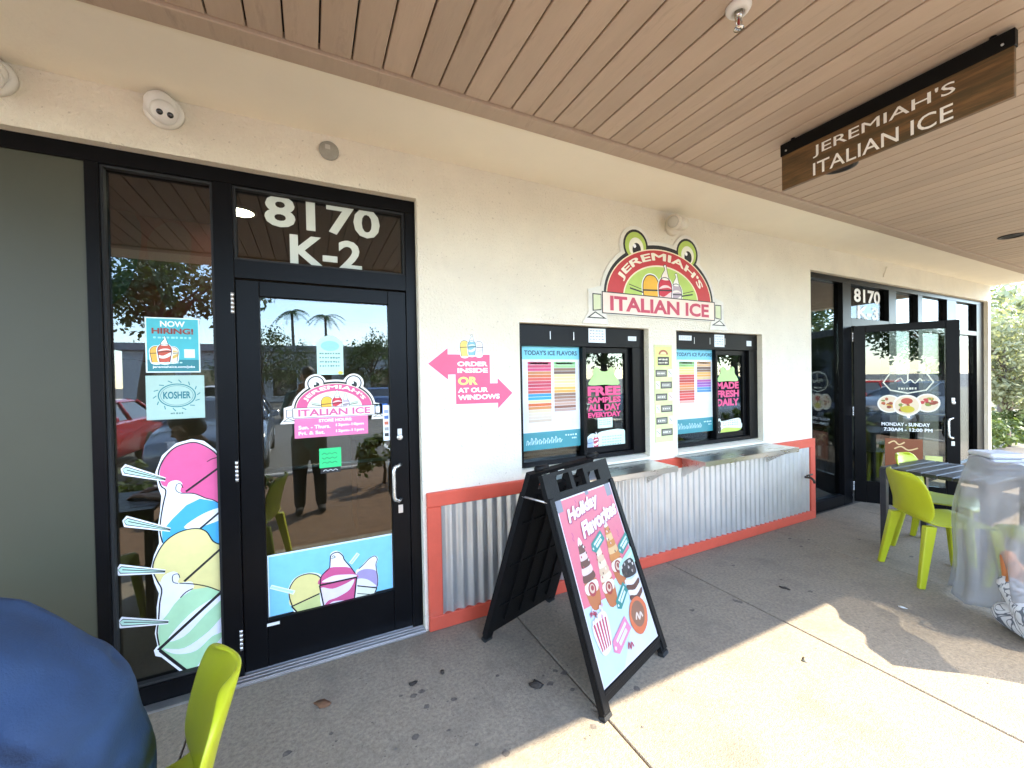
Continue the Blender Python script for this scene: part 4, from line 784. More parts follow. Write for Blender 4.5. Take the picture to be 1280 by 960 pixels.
n3 = thing('unit_number', 'small white vinyl numbers 8170 K-3 on transom glass at the far right', 'number', (0, GY - .0008, 0)); text(n3, '8170', (6.02, 2.445, 6.67, 2.615), '', bold=.03, mat=white_plastic); text(n3, 'K-3', (6.10, 2.243, 6.62, 2.405), '', bold=.03, mat=white_plastic)
d3 = make_door('glass_door', 'black framed glass door of K-3 standing open beside the lime chairs', glassA); d3.location = (5.852, 0.035, 0); d3.rotation_euler = (0, 0, math.atan2(-.78, .48))
ds = thing('door_decals', 'white octagon emblem, three food pictures and opening hours on the open K-3 door', 'decal'); ds.location = d3.location; ds.rotation_euler = d3.rotation_euler
a = Art(); oc = [(.27, 1.45), (.33, 1.56), (.48, 1.60), (.63, 1.56), (.69, 1.45), (.63, 1.36), (.48, 1.325), (.33, 1.36)]
a.line(oc, .013, '#e8e6d2', True); a.line([(.48, 1.58), (.48, 1.47)], .012, '#e8e6d2'); a.line(spl([(.37, 1.46), (.42, 1.50), (.45, 1.44), (.50, 1.48), (.54, 1.44), (.58, 1.49), (.60, 1.46)], 3, False), .010, '#e8e6d2'); a.marks(.40, 1.365, .56, 1.392, '#e8e6d2', 7, 3)
for cx, cz, r_, c_ in ((.32, 1.20, .10, '#b5542c'), (.64, 1.215, .10, '#c33a3a'), (.47, 1.185, .115, '#e9d9b4')):
    a.poly(ell(cx, cz, r_ * 1.05), '#efe6d6'); a.poly(ell(cx, cz, r_ * .9), '#e5cfae'); rnd = random.Random(int(cx * 100))
    for j in range(14): q = rnd.uniform(0, 6.3); e = rnd.uniform(0, .65) * r_; a.poly(ell(cx + e * math.cos(q), cz + e * math.sin(q), r_ * rnd.uniform(.12, .3), r_ * rnd.uniform(.1, .2), 8), (c_, '#8f3a22', '#d9a23c', '#7d8a34')[j % 4], a.lay + 1); a.lay += 1
a.poly(ell(.47, 1.235, .05, .035), '#b8452c'); a.poly(ell(.475, 1.14, .06, .04), '#c9b52c'); a.poly(rc(.28, .44, .60, .80), '#8a4a26'); a.line(spl([(.31, .74), (.36, .77), (.40, .73), (.45, .76)], 3, False), .014, '#e8c48a'); a.line(spl([(.36, .68), (.42, .71), (.48, .67), (.56, .70)], 3, False), .014, '#e8c48a'); a.poly(rc(.42, .46, .48, .60), '#d9bfa0'); a.poly(ell(.54, .50, .035, .05), '#c79a72'); a.poly(rc(.62, .42, .76, .62), '#dfe08a'); a.poly(rc(.64, .44, .74, .55), '#eef0d0')
a.build('print', ds, .0235); text(ds, 'MONDAY - SUNDAY', (.25, .945, .66, .985), '#f2f2f2', .022, .03); text(ds, '7:30AM - 12:00 PM', (.27, .885, .68, .925), '#f2f2f2', .022, .03)
# boots and tables seen through K-3 glass
for k, tx in enumerate((5.35, 6.9)):
    t = thing('cafe_table', ['brown wood table inside K-3 behind its left pane', 'brown wood table inside K-3 behind the open door'][k], 'table', (tx, 1.3, .006), group='tables inside K-3')
    bx('table_top', wood_m, t, -.35, .35, -.35, .35, .72, .76, .005)
    for sx in (-.3, .3):
        for sy in (-.3, .3): bx('leg', dk, t, sx - .02, sx + .02, sy - .02, sy + .02, 0, .7195)
# ================================================================ chairs and tables
lime = surf('lime_plastic', (0.47, 0.50, 0.016), rough=0.38, var=0.06, scale=4, spec=.5, dirt=(.40, .41, .03), dscale=6, dpos=(.6, .8), damt=.3)
def shell(rows, name, parent, th=0.013):
    """rows of points -> thick smooth sheet"""
    m = len(rows[0]); vs = [p for r in rows for p in r]
    fs = [(i * m + k, i * m + k + 1, (i + 1) * m + k + 1, (i + 1) * m + k) for i in range(len(rows) - 1) for k in range(m - 1)]
    o = MB().add(vs, fs, 0, True).build(name, lime, parent)
    s = o.modifiers.new('solid', 'SOLIDIFY'); s.thickness = th; s.offset = 0
    b = o.modifiers.new('sub', 'SUBSURF'); b.levels = 2; b.render_levels = 2
    return o
def make_chair():
    c = thing('lime_chair', 'x', 'chair', group='lime green plastic chairs')
    seat = []
    for x, z, hw in ((.225, .405, .16), (.222, .44, .20), (.17, .455, .218), (.05, .442, .22), (-.08, .438, .215), (-.17, .448, .21), (-.205, .475, .21)):
        seat.append([(x, t * hw, z + .012 * abs(t) ** 3) for t in (-1, -.8, -.4, 0, .4, .8, 1)])
    shell(seat, 'seat', c)
    back = []
    for x, z, hw in ((-.207, .474, .21), (-.225, .54, .222), (-.242, .62, .228), (-.262, .70, .226), (-.285, .765, .21), (-.300, .80, .17), (-.306, .815, .10)):
        back.append([(x + .055 * abs(t) ** 2 * (1 if z > .5 else .3), t * hw, z) for t in (-1, -.8, -.4, 0, .4, .8, 1)])
    shell(back, 'backrest', c, .016)
    for sx in (-1, 1):
        for sy in (-1, 1):
            tx, bx_ = (.185, .235) if sx > 0 else (-.185, -.265); ty, by = .185 * sy, .225 * sy
            b = MB(); b.hexa([(bx_ - .02, by - .017, 0), (bx_ + .02, by - .017, 0), (bx_ + .02, by + .017, 0), (bx_ - .02, by + .017, 0), (tx - .036, ty - .024, .445), (tx + .034, ty - .024, .445), (tx + .034, ty + .024, .445), (tx - .036, ty + .024, .445)])
            b.build('leg', lime, c, .008, seg=2)
    return c
ch0 = make_chair()
chairs = [((4.27, -1.20, 0), -40, 'lime plastic chair with its back to us at the black table, nearest the order windows'),
          ((4.92, -1.01, 0), -88, 'lime plastic chair behind the black table, against the K-3 door'),
          ((-0.49, -1.245, 0), 191, 'lime plastic chair in left foreground under the person in blue'),
          ((-1.275, -0.64, 0), -90, 'lime plastic chair showing only a corner of its back at left edge of picture'),
          ((4.45, -1.72, 0), 150, 'lime plastic chair mostly hidden behind the pale smear at right edge')]
for k, (lc, rz, lb) in enumerate(chairs):
    c = ch0 if k == 0 else copy_tree(ch0)
    c.location = lc; c.rotation_euler = (0, 0, R(rz)); c['label'] = lb
tbl_m = surf('black_table_wood', (.022, .022, .026), rough=.4, var=.4, scale=5, stretch=(6, 1, 1))
def make_table():
    t = thing('black_table', 'x', 'table', group='black outdoor tables')
    for k in range(7): bx('slat', tbl_m, t, -.35, .35, -.33 + k * .0945, -.33 + k * .0945 + .09, .712, .74, .004)
    bx('apron', tbl_m, t, -.31, .31, -.29, -.265, .63, .7115); bx('apron', tbl_m, t, -.31, .31, .265, .29, .63, .7115)
    for sx in (-1, 1):
        for sy in (-1, 1): bx('leg', tbl_m, t, sx * .325 - .022, sx * .325 + .022, sy * .305 - .022, sy * .305 + .022, 0, .7115, .003)
    return t
tb = make_table(); tb.location = (4.80, -1.10, 0); tb.rotation_euler = (0, 0, R(-4)); tb['label'] = 'small black slatted table between the lime chairs in front of K-3'
t2 = copy_tree(tb); t2.location = (-1.33, -1.15, 0); t2.rotation_euler = (0, 0, 0); t2['label'] = 'small black slatted table just outside left edge in front of the person in blue'
# ================================================================ people (fused tapered limbs)
def capsule(b, p0, p1, r0, r1, flat=1.0, seg=12, side=None):
    """tapered rounded limb; flat squeezes it across the side vector"""
    p0, p1 = Vector(p0), Vector(p1); d = (p1 - p0); l = d.length; d.normalize()
    s = Vector(side).normalized() if side else (d.cross(Vector((0, 0, 1))) if abs(d.z) < .9 else d.cross(Vector((1, 0, 0)))).normalized()
    s = (s - d * s.dot(d)).normalized(); f = d.cross(s)
    vs = []; rings = [(-1, 0), (-.92, .4), (-.7, .72), (-.38, .93), (0, 1)] 
    prof = [(p0 + d * q * r0, r0 * k) for q, k in rings[1:]] + [(p1 - d * q * r1, r1 * k) for q, k in reversed(rings[1:])]
    for c, r in prof:
        for k in range(seg): q = 2 * math.pi * k / seg; vs.append(c + s * math.cos(q) * r + f * math.sin(q) * r * flat)
    n = len(prof); fs = [(i * seg + k, i * seg + (k + 1) % seg, (i + 1) * seg + (k + 1) % seg, (i + 1) * seg + k) for i in range(n - 1) for k in range(seg)]
    fs += [tuple(range(seg - 1, -1, -1)), tuple((n - 1) * seg + k for k in range(seg))]
    b.add(vs, fs, 0, True)
def fuse(b, name, mat, parent, vox=.012, it=6):
    o = b.build(name, mat, parent)
    m = o.modifiers.new('remesh', 'REMESH'); m.mode = 'VOXEL'; m.voxel_size = vox; m.use_smooth_shade = True
    s = o.modifiers.new('smooth', 'SMOOTH'); s.iterations = it; s.factor = .5
    return o
skin_m = surf('skin', (.40, .22, .14), rough=.55, var=.06, scale=12)
hair_m = surf('dark_hair', (.02, .014, .01), rough=.5, bump=.5, bscale=90)
def hand(b, w, d, up, side):
    """palm and five curled fingers from wrist w along d; side = thumb side"""
    w, d, up, side = Vector(w), Vector(d).normalized(), Vector(up).normalized(), Vector(side).normalized()
    capsule(b, w, w + d * .075, .030, .036, .5, 10, side)
    for k, ln_ in enumerate((.068, .076, .070, .055)):
        r0 = w + d * .088 + side * (.030 - k * .020); k1 = r0 + d * ln_ * .55 - up * .010; k2 = k1 + d * ln_ * .35 - up * .030
        capsule(b, r0, k1, .0095, .0088, 1, 8); capsule(b, k1, k2, .0088, .0075, 1, 8)
    t0 = w + d * .025 + side * .028; t1 = t0 + d * .035 + side * .022 - up * .008; t2_ = t1 + d * .030 - up * .012
    capsule(b, t0, t1, .012, .010, 1, 8); capsule(b, t1, t2_, .010, .008, 1, 8)
def head(t, b, c, fwd, up=(0, 0, 1)):
    """skull, jaw, nose, ears on the body mesh b; eyes, mouth and hair as children of t"""
    c, f, u = Vector(c), Vector(fwd).normalized(), Vector(up).normalized(); s = f.cross(u).normalized(); u = s.cross(f)
    P_ = lambda x, y, z: c + f * x + s * y + u * z
    capsule(b, P_(-.02, 0, .035), P_(.01, 0, .03), .088, .085, .88, 14, u); capsule(b, P_(.03, 0, -.02), P_(.045, 0, -.065), .066, .045, .9, 12, s)
    capsule(b, P_(.088, 0, .015), P_(.108, 0, -.022), .010, .015, 1, 8); capsule(b, P_(.085, -.015, -.055), P_(.085, .015, -.055), .010, .010, .7, 8)
    for q in (-1, 1): capsule(b, P_(-.01, q * .078, .015), P_(-.012, q * .080, -.025), .020, .014, .5, 8, f); 
    e = MB()
    for q in (-1, 1): capsule(e, P_(.082, q * .032, .012), P_(.083, q * .032, .012), .012, .011, 1, 10)
    h = MB(); capsule(h, P_(-.035, 0, .05), P_(.02, 0, .065), .094, .080, .94, 14, u); capsule(h, P_(-.06, 0, -.01), P_(-.05, 0, .03), .075, .085, .95, 12, s); 
    return e, h
def finish_head(t, e, h):
    e.build('eyes', surf('eye', (.06, .05, .05), rough=.15), t); fuse(h, 'hair', hair_m, t, .012, 3)
# ---- seated person in blue, leaning forward to the left, seen from behind
pb = thing('person', 'person in blue shirt seated leaning forward, back filling the lower left corner', 'person', (-0.565, -1.20, -.005), rz=R(8))
body = MB(); F = (-1, 0, 0)
capsule(body, (.03, 0, .56), (.0, 0, .78), .13, .14, .8); capsule(body, (-.02, 0, .8), (-.14, 0, .96), .14, .13, .75); capsule(body, (-.14, 0, 1.02), (-.24, 0, 1.14), .06, .055)
e_, h_ = head(pb, body, (-.31, 0, 1.24), (-1, 0, -.35))
for s_ in (-1, 1):
    capsule(body, (.02, s_ * .10, .50), (-.42, s_ * .13, .51), .085, .062); capsule(body, (-.42, s_ * .13, .50), (-.40, s_ * .14, .09), .058, .040)
    capsule(body, (-.17, s_ * .20, .89), (-.28, s_ * .25, .77), .052, .042); capsule(body, (-.28, s_ * .25, .77), (-.50, s_ * .13, .765), .040, .028)
    hand(body, (-.52, s_ * .12, .768), (-1, -s_ * .3, 0), (0, 0, 1), (0, -s_, 0))
fuse(body, 'body', skin_m, pb, .011, 5); finish_head(pb, e_, h_)
blue = surf('blue_shirt', (.017, .042, .102), rough=.85, var=.14, scale=3.5, bump=.25, bscale=220, dirt=(.012, .031, .076), dscale=4, dpos=(.45, .7), damt=.6)
def wrinkles(m, amt=.9, sc=6.0, rot=(0.5, 0.6, 0.4)):
    t = m.node_tree; b = t.nodes['Principled BSDF']; wv = t.nodes.new('ShaderNodeTexWave'); wv.inputs['Scale'].default_value = sc; wv.inputs['Distortion'].default_value = 5; wv.inputs['Detail'].default_value = 2; wv.inputs['Detail Scale'].default_value = .8
    tc_ = t.nodes.new('ShaderNodeTexCoord'); mp_ = t.nodes.new('ShaderNodeMapping'); mp_.inputs['Rotation'].default_value = rot; t.links.new(tc_.outputs['Object'], mp_.inputs[0]); t.links.new(mp_.outputs[0], wv.inputs[0])
    pw = t.nodes.new('ShaderNodeMath'); pw.operation = 'POWER'; pw.inputs[1].default_value = 3; t.links.new(wv.outputs['Fac'], pw.inputs[0])
    b2 = t.nodes.new('ShaderNodeBump'); b2.inputs['Strength'].default_value = amt; b2.inputs['Distance'].default_value = .035; b2.invert = True
    t.links.new(pw.outputs[0], b2.inputs['Height']); old = b.inputs['Normal'].links[0].from_socket; t.links.new(old, b2.inputs['Normal']); t.links.new(b2.outputs[0], b.inputs['Normal'])
wrinkles(blue, 1.0, 2.6)
sh_ = MB(); Y = (0, 1, 0)
capsule(sh_, (.015, 0, .50), (.015, 0, .64), .180, .180, .93, 20, Y); capsule(sh_, (.015, 0, .64), (-.03, 0, .79), .185, .205, .85, 20, Y); capsule(sh_, (-.03, 0, .79), (-.12, 0, .925), .215, .20, .78, 20, Y); capsule(sh_, (-.12, 0, .93), (-.17, 0, .99), .15, .085, .95, 20, Y)
for s_ in (-1, 1): capsule(sh_, (-.13, s_ * .15, .90), (-.19, s_ * .205, .86), .10, .09, 1, 16); capsule(sh_, (-.19, s_ * .205, .86), (-.29, s_ * .255, .735), .088, .072, 1, 16)
capsule(sh_, (-.165, 0, 1.03), (-.185, 0, 1.055), .082, .080, 1, 18, Y)
shirt = fuse(sh_, 'shirt', blue, pb, .009, 9)
mt_ = bpy.data.textures.new('creases', 'MARBLE'); mt_.noise_scale = .16; mt_.turbulence = 6; mt_.noise_basis_2 = 'SIN'; mt_.marble_type = 'SHARP'
dm = shirt.modifiers.new('creases', 'DISPLACE'); dm.texture = mt_; dm.strength = .03; dm.mid_level = .75; dm.texture_coords = 'LOCAL'
sm_ = shirt.modifiers.new('soften', 'SMOOTH'); sm_.iterations = 2; sm_.factor = .5
tr = MB(); dark_jean = surf('dark_trousers', (.02, .022, .03), rough=.9, bump=.2, bscale=150)
for s_ in (-1, 1): capsule(tr, (.05, s_ * .09, .525), (-.42, s_ * .13, .525), .108, .08); capsule(tr, (-.42, s_ * .13, .515), (-.40, s_ * .14, .12), .076, .062)
capsule(tr, (.05, -.08, .52), (.05, .08, .52), .125, .125); fuse(tr, 'trousers', dark_jean, pb, .014, 5)
for s_ in (-1, 1): so = MB(); capsule(so, (-.37, s_ * .14, .048), (-.54, s_ * .15, .042), .046, .042, .9); fuse(so, 'shoe', surf('shoe_white', (.5, .5, .48), rough=.6), pb, .010, 3)
# ---- the photographer, seen only as a reflection in the door glass
pp = thing('person', 'photographer in teal shirt and black trousers mirrored in the door glass', 'person', (-0.03, -2.93, -.02))
body = MB()
capsule(body, (0, 0, .95), (0, 0, 1.12), .13, .13, .8, 14, (1, 0, 0)); capsule(body, (0, 0, 1.12), (0, .0, 1.36), .14, .16, .7, 14, (1, 0, 0)); capsule(body, (0, 0, 1.42), (0, .02, 1.56), .058, .055)
e_, h_ = head(pp, body, (0, .04, 1.66), (0, 1, -.1))
for s_ in (-1, 1):
    capsule(body, (s_ * .09, 0, .90), (s_ * .11, .02, .50), .09, .062); capsule(body, (s_ * .11, .02, .50), (s_ * .12, -.02, .09), .058, .04)
    capsule(body, (s_ * .19, 0, 1.42), (s_ * .25, .12, 1.20), .052, .042); capsule(body, (s_ * .25, .12, 1.20), (s_ * .11, .27, 1.44), .040, .028)
    hand(body, (s_ * .105, .275, 1.455), (-s_ * .35, .25, .9), (-s_ * .3, -1, 0), (-s_, .2, .2))
fuse(body, 'body', skin_m, pp, .012, 5); finish_head(pp, e_, h_)
tl = MB(); teal = surf('teal_shirt', (.012, .09, .10), rough=.85, bump=.2, bscale=180)
capsule(tl, (0, 0, .92), (0, 0, 1.15), .185, .185, .72, 18, (1, 0, 0)); capsule(tl, (0, 0, 1.15), (0, 0, 1.38), .185, .19, .68, 18, (1, 0, 0)); capsule(tl, (-.15, 0, 1.42), (.15, 0, 1.42), .085, .085); capsule(tl, (0, 0, 1.42), (0, .01, 1.50), .10, .075)
for s_ in (-1, 1): capsule(tl, (s_ * .18, 0, 1.42), (s_ * .245, .10, 1.23), .078, .062)
fuse(tl, 'shirt', teal, pp, .012, 6)
tr = MB(); blackt = surf('black_trousers', (.01, .01, .011), rough=.9, bump=.2, bscale=150)
capsule(tr, (-.07, 0, .92), (.07, 0, .92), .125, .125); 
for s_ in (-1, 1): capsule(tr, (s_ * .09, 0, .90), (s_ * .11, .02, .50), .115, .085); capsule(tr, (s_ * .11, .02, .50), (s_ * .12, -.02, .10), .08, .065)
fuse(tr, 'trousers', blackt, pp, .014, 5)
for s_ in (-1, 1): so = MB(); capsule(so, (s_ * .12, -.04, .048), (s_ * .13, .13, .040), .048, .042, .9); fuse(so, 'shoe', blackt, pp, .010, 3)
# ================================================================ smear of a removed person at the right edge, modelled as sheet, cloths and bag
def smear_mat():
    m = surf('sheer_grey_smear', (.42, .43, .45), rough=.45, var=.10, scale=2.5, dirt=(.48, .46, .46), dscale=3.5, dpos=(.4, .65), damt=.7)
    t = m.node_tree; b = t.nodes['Principled BSDF']; tr_ = t.nodes.new('ShaderNodeBsdfTransparent'); mx_ = t.nodes.new('ShaderNodeMixShader'); mx_.inputs[0].default_value = .46
    o = [n for n in t.nodes if n.type == 'OUTPUT_MATERIAL'][0]; t.links.new(tr_.outputs[0], mx_.inputs[1]); t.links.new(b.outputs[0], mx_.inputs[2]); t.links.new(mx_.outputs[0], o.inputs[0]); return m
shm = smear_mat()
dr = thing('smear_sheet', 'pale grey see-through smear of a removed person shaped as a draped sheet at right edge of picture', 'sheet', (4.05, -1.27, 0), rz=math.atan2(-.41, -.32))
rows = []
for i in range(25):
    z = .02 + .955 * (i / 24); row = []
    for k in range(61):
        u = k / 60 * 1.05 ; fl = (1 - i / 24)
        yy = .035 * math.sin(u * 17 + 1.3) * (.35 + .9 * fl) + .018 * math.sin(u * 41 + i * .05) * fl + .02 * math.sin(z * 6 + u * 3)
        row.append((u - .02 + .10 * (i / 24) * (1 - u) + .012 * math.sin(z * 9), yy + .10 * (i / 24) ** 3, z + .012 * math.sin(u * 23)))
    rows.append(row)
for j in range(1, 7):   # folds over the chair behind
    row = []
    for k in range(61):
        u = k / 60 * 1.05; row.append((u + .08 * (1 - u), .10 + j * .05 + .02 * math.sin(u * 17), .975 - .035 * (j / 6) ** 2 + .012 * math.sin(u * 23 + j)))
    rows.append(row)
vs = [p for r in rows for p in r]; m_ = 61
o = MB().add(vs, [(i * m_ + k, i * m_ + k + 1, (i + 1) * m_ + k + 1, (i + 1) * m_ + k) for i in range(len(rows) - 1) for k in range(m_ - 1)], 0, True).build('cloth', shm, dr)
s = o.modifiers.new('solid', 'SOLIDIFY'); s.thickness = .003
fl = thing('smear_folds', 'grey blue layers atop the smear of a removed person, shaped as folded cloths', 'cloth', (4.11, -1.33, .985), rz=math.atan2(-.41, -.32))
for j in range(4): bx('fold', surf('cloth_%d' % j, ((.55, .55, .56), (.5, .5, .53), (.28, .33, .42), (.20, .25, .35))[3 - j], rough=.9, var=.12, scale=8, bump=.3), fl, .0, .20 - .01 * (j % 2), .06, .26, -.105 + j * .038 - .015, -.105 + j * .038 + .0195, .012)
def pat():
    m = surf('patterned_remnant', (.72, .74, .76), rough=.8, var=.05)
    t = m.node_tree; b = t.nodes['Principled BSDF']; src = b.inputs['Base Color'].links[0].from_socket; tc_ = t.nodes.new('ShaderNodeTexCoord'); n = t.nodes.new('ShaderNodeTexNoise'); n.inputs['Scale'].default_value = 9; n.inputs['Detail'].default_value = 1.5; n.inputs['Distortion'].default_value = 1.5; t.links.new(tc_.outputs['Object'], n.inputs[0])
    r_ = t.nodes.new('ShaderNodeValToRGB'); e = r_.color_ramp.elements; e[0].position = .46; e[0].color = (0, 0, 0, 1); e[1].position = .485; e[1].color = (1, 1, 1, 1); e2 = r_.color_ramp.elements.new(.52); e2.color = (1, 1, 1, 1); e3 = r_.color_ramp.elements.new(.54); e3.color = (0, 0, 0, 1)
    t.links.new(n.outputs[0], r_.inputs[0]); mx_ = t.nodes.new('ShaderNodeMixRGB'); mx_.inputs[2].default_value = (.13, .15, .18, 1); t.links.new(r_.outputs[0], mx_.inputs[0]); t.links.new(src, mx_.inputs[1]); t.links.new(mx_.outputs[0], b.inputs['Base Color']); return m
bg_ = thing('smear_bag', 'white grey-patterned remnant of a removed person shaped as a tote bag at right edge of picture', 'bag', (3.72, -1.72, 0), rz=R(48))
bb = MB(); capsule(bb, (-.10, 0, .075), (.10, 0, .075), .072, .072, 1, 14); capsule(bb, (-.09, 0, .12), (.09, 0, .26), .085, .06, .9, 14, (1, 0, 0)); fuse(bb, 'body', pat(), bg_, .012, 5)
for s_ in (-1, 1): MB().tube([(-.07, s_ * .03, .27), (-.05, s_ * .03, .40), (0, s_ * .03, .44), (.05, s_ * .03, .40), (.07, s_ * .03, .27)], .008, 8).build('handle', surf('tan_strap', (.55, .22, .08), rough=.6), bg_)
og = MB(); capsule(og, (0.10, -.02, .28), (.13, -.02, .42), .045, .04, .8); og = fuse(og, 'orange_remnant', surf('orange_remnant_tone', (.55, .20, .07), rough=.6), bg_, .01, 3)  # orange bit of the removed person, shaped as a roll
# ================================================================ litter on the pavement
leaf_dark = surf('dead_leaf', (.035, .026, .02), rough=.9, var=.3, scale=40); leaf_br = surf('brown_leaf', (.16, .075, .035), rough=.9, var=.3, scale=40)
def leaf(label, x, y, s, m, seed, flat=.35):
    rnd = random.Random(seed); t = []
    b = MB(); n = 9; pts = []
    for k in range(n):
        q = 2 * math.pi * k / n; r_ = s * rnd.uniform(.6, 1.1); pts.append((r_ * math.cos(q), r_ * .6 * math.sin(q), s * flat * rnd.uniform(.1, .8)))
    vs = pts + [(p[0] * .9, p[1] * .9, .001) for p in pts] + [(0, 0, s * flat)]
    b.add(vs, [(k, (k + 1) % n, 2 * n) for k in range(n)] + [(k, n + k, n + (k + 1) % n, (k + 1) % n) for k in range(n)], 0, True)
    o = b.build('fallen_leaf', m); o.location = (x, y, .001); o.rotation_euler = (0, 0, rnd.uniform(0, 6)); tag(o, label, 'leaf', 'leaf litter on the pavement')
leaf('crumpled dark leaf on pavement left of the sandwich board foot', 1.0, -.72, .045, leaf_dark, 1, .6); leaf('flat brown leaf on pavement in front of the K-2 door', .02, -.34, .045, leaf_br, 2, .3)
leaf('small dark leaf on pavement between door and sandwich board', .44, -.41, .028, leaf_dark, 3, .4); leaf('dark crumb on pavement nearest the red trim corner', .60, -.40, .022, leaf_dark, 4, .3); leaf('small black scrap on shaded pavement below the corrugated metal', 3.08, -.74, .04, leaf_dark, 5, .2)
leaf('white paper scrap on shaded pavement by the lime chairs', 3.50, -1.25, .03, white_plastic, 6, .15); leaf('brown leaf lying on sunlit pavement', 2.40, -1.24, .035, surf('pale_leaf', (.36, .30, .2), rough=.9), 7, .15)
cr = MB(); rnd = random.Random(9)
for k in range(150):
    x, y = (rnd.gauss(.45, .45), rnd.gauss(-.75, .3)) if k < 110 else (rnd.uniform(-.5, 4.5), rnd.uniform(-1.9, -.1)); s_ = rnd.uniform(.002, .007) * (1 if k % 9 else 1.8); q = rnd.uniform(0, 3)
    if y > -.05: continue
    cr.add([(x - s_, y, .0005), (x, y - s_ * .7, .0005), (x + s_, y, .0005), (x, y + s_ * .6, .0005), (x, y, s_ * .5)], [(0, 1, 4), (1, 2, 4), (2, 3, 4), (3, 0, 4)])
for k in range(46):
    x, y = (rnd.gauss(.5, .5), rnd.gauss(-.75, .28)) if k < 30 else (rnd.uniform(1.5, 4.8), rnd.uniform(-1.8, -.15))
    if y > -.06: continue
    n_ = 9; r0 = rnd.uniform(.006, .022); pts = [(x + r0 * rnd.uniform(.6, 1.2) * math.cos(6.283 * j / n_), y + r0 * rnd.uniform(.5, 1.0) * math.sin(6.283 * j / n_), .0009) for j in range(n_)]
    cr.add(pts + [(x, y, .0016)], [(j, (j + 1) % n_, n_) for j in range(n_)])
tag(cr.build('debris', surf('grit', (.13, .108, .088), rough=1, var=.5, scale=50)), 'scattered dark grit and trodden gum spots on the concrete pavement', 'grit', kind='stuff')
# ================================================================ beyond the canopy: planting, cars, trees, far building (mostly met as reflections)
bark = surf('bark', (.11, .085, .065), rough=.95, var=.3, scale=14, bump=.8, bscale=30, stretch=(1, 1, .3))
def leaf_mat(name, c):
    m = surf(name, c, rough=.6, var=.35, scale=2.2); t = m.node_tree; b = t.nodes['Principled BSDF']
    tl_ = t.nodes.new('ShaderNodeBsdfTranslucent'); tl_.inputs[0].default_value = (c[0] * 1.6, c[1] * 1.6, c[2] * .8, 1); mx_ = t.nodes.new('ShaderNodeMixShader'); mx_.inputs[0].default_value = .3
    o = [n for n in t.nodes if n.type == 'OUTPUT_MATERIAL'][0]; t.links.new(b.outputs[0], mx_.inputs[1]); t.links.new(tl_.outputs[0], mx_.inputs[2]); t.links.new(mx_.outputs[0], o.inputs[0]); return m
lf_oak = leaf_mat('oak_leaf', (.055, .085, .028)); lf_lt = leaf_mat('light_leaf', (.10, .13, .045)); lf_sh = leaf_mat('shrub_leaf', (.085, .12, .03)); lf_washed = leaf_mat('leaf_sun_washed', (.21, .22, .13)); lf_palm = leaf_mat('palm_leaf', (.05, .09, .03))  # the pale leaf tone has washed-out sunlight put into its colour
def crown_mesh(n, clumps, rx, rz, size, seed, mat, spread=.34, ragged=1.0):
    rnd = random.Random(seed); cs = []
    for k in range(clumps):
        d = Vector((rnd.gauss(0, 1), rnd.gauss(0, 1), rnd.gauss(0, .8))).normalized(); r_ = rnd.uniform(.25, 1) ** .6
        cs.append((Vector((d.x * rx * r_, d.y * rx * r_, d.z * rz * r_)), rnd.uniform(.6, 1.2) * spread * rx))
    b = MB(); vs = []; fs = []
    for k in range(n):
        c, cr_ = cs[k % clumps]; d = Vector((rnd.gauss(0, 1), rnd.gauss(0, 1), rnd.gauss(0, .7))).normalized(); p = c + d * cr_ * rnd.uniform(.3, 1) * ragged
        n_ = (d + Vector((rnd.uniform(-.8, .8), rnd.uniform(-.8, .8), rnd.uniform(-.2, 1)))).normalized(); a_ = n_.orthogonal().normalized(); q = rnd.uniform(0, 6.3); e = a_ * math.cos(q) + n_.cross(a_) * math.sin(q); g_ = n_.cross(e); s_ = size * rnd.uniform(.6, 1.3)
        i = len(vs); vs += [p - e * s_, p - g_ * s_ * .5, p + e * s_, p + g_ * s_ * .5]; fs.append((i, i + 1, i + 2, i + 3))
    me = bpy.data.meshes.new('crown'); me.from_pydata([tuple(v) for v in vs], [], fs); me.materials.append(mat); me.update(); return me, cs
def tree(label, loc, h, rx, rz, n, clumps, size, seed, mat, group='trees around the car park', lean=0):
    t = thing('tree', label, 'tree', loc, group=group); me, cs = crown_mesh(n, clumps, rx, rz, size, seed, mat); rnd = random.Random(seed + 1)
    cz = h - rz; link('crown', me, t, (lean, 0, cz))
    b = MB(); r0 = .035 * h; top_ = Vector((lean * .8, 0, cz - rz * .2)); mid = Vector((lean * .3 + rnd.uniform(-.15, .15), rnd.uniform(-.15, .15), h * .25))
    b.tube([(0, 0, -.05), (0, 0, .15), mid, top_], [r0 * 1.5, r0, r0 * .85, r0 * .45], 9)
    for c, _ in cs[:9]:
        e = c * .85 + Vector((lean, 0, cz)); s0 = mid.lerp(top_, rnd.uniform(.3, .95)); m1 = s0.lerp(e, .5) + Vector((0, 0, .1 * rx)); b.tube([s0, m1, e], [r0 * .4, r0 * .22, r0 * .07], 6)
    b.build('trunk', bark, t); return t
G = 'trees around the car park'
tree('broad oak tree mirrored in the sidelight glass', (-4.4, -12.6, -.1), 6.6, 2.7, 1.7, 5200, 38, .10, 3, lf_oak, lean=.6)
tree('unseen dense tree added in front of building to shade the right pavement', (8.9, -5.15, -.02), 6.7, 1.15, 1.1, 15000, 70, .10, 11, lf_oak)  # out-of-view tree, added and sized to cast the right pavement's shade
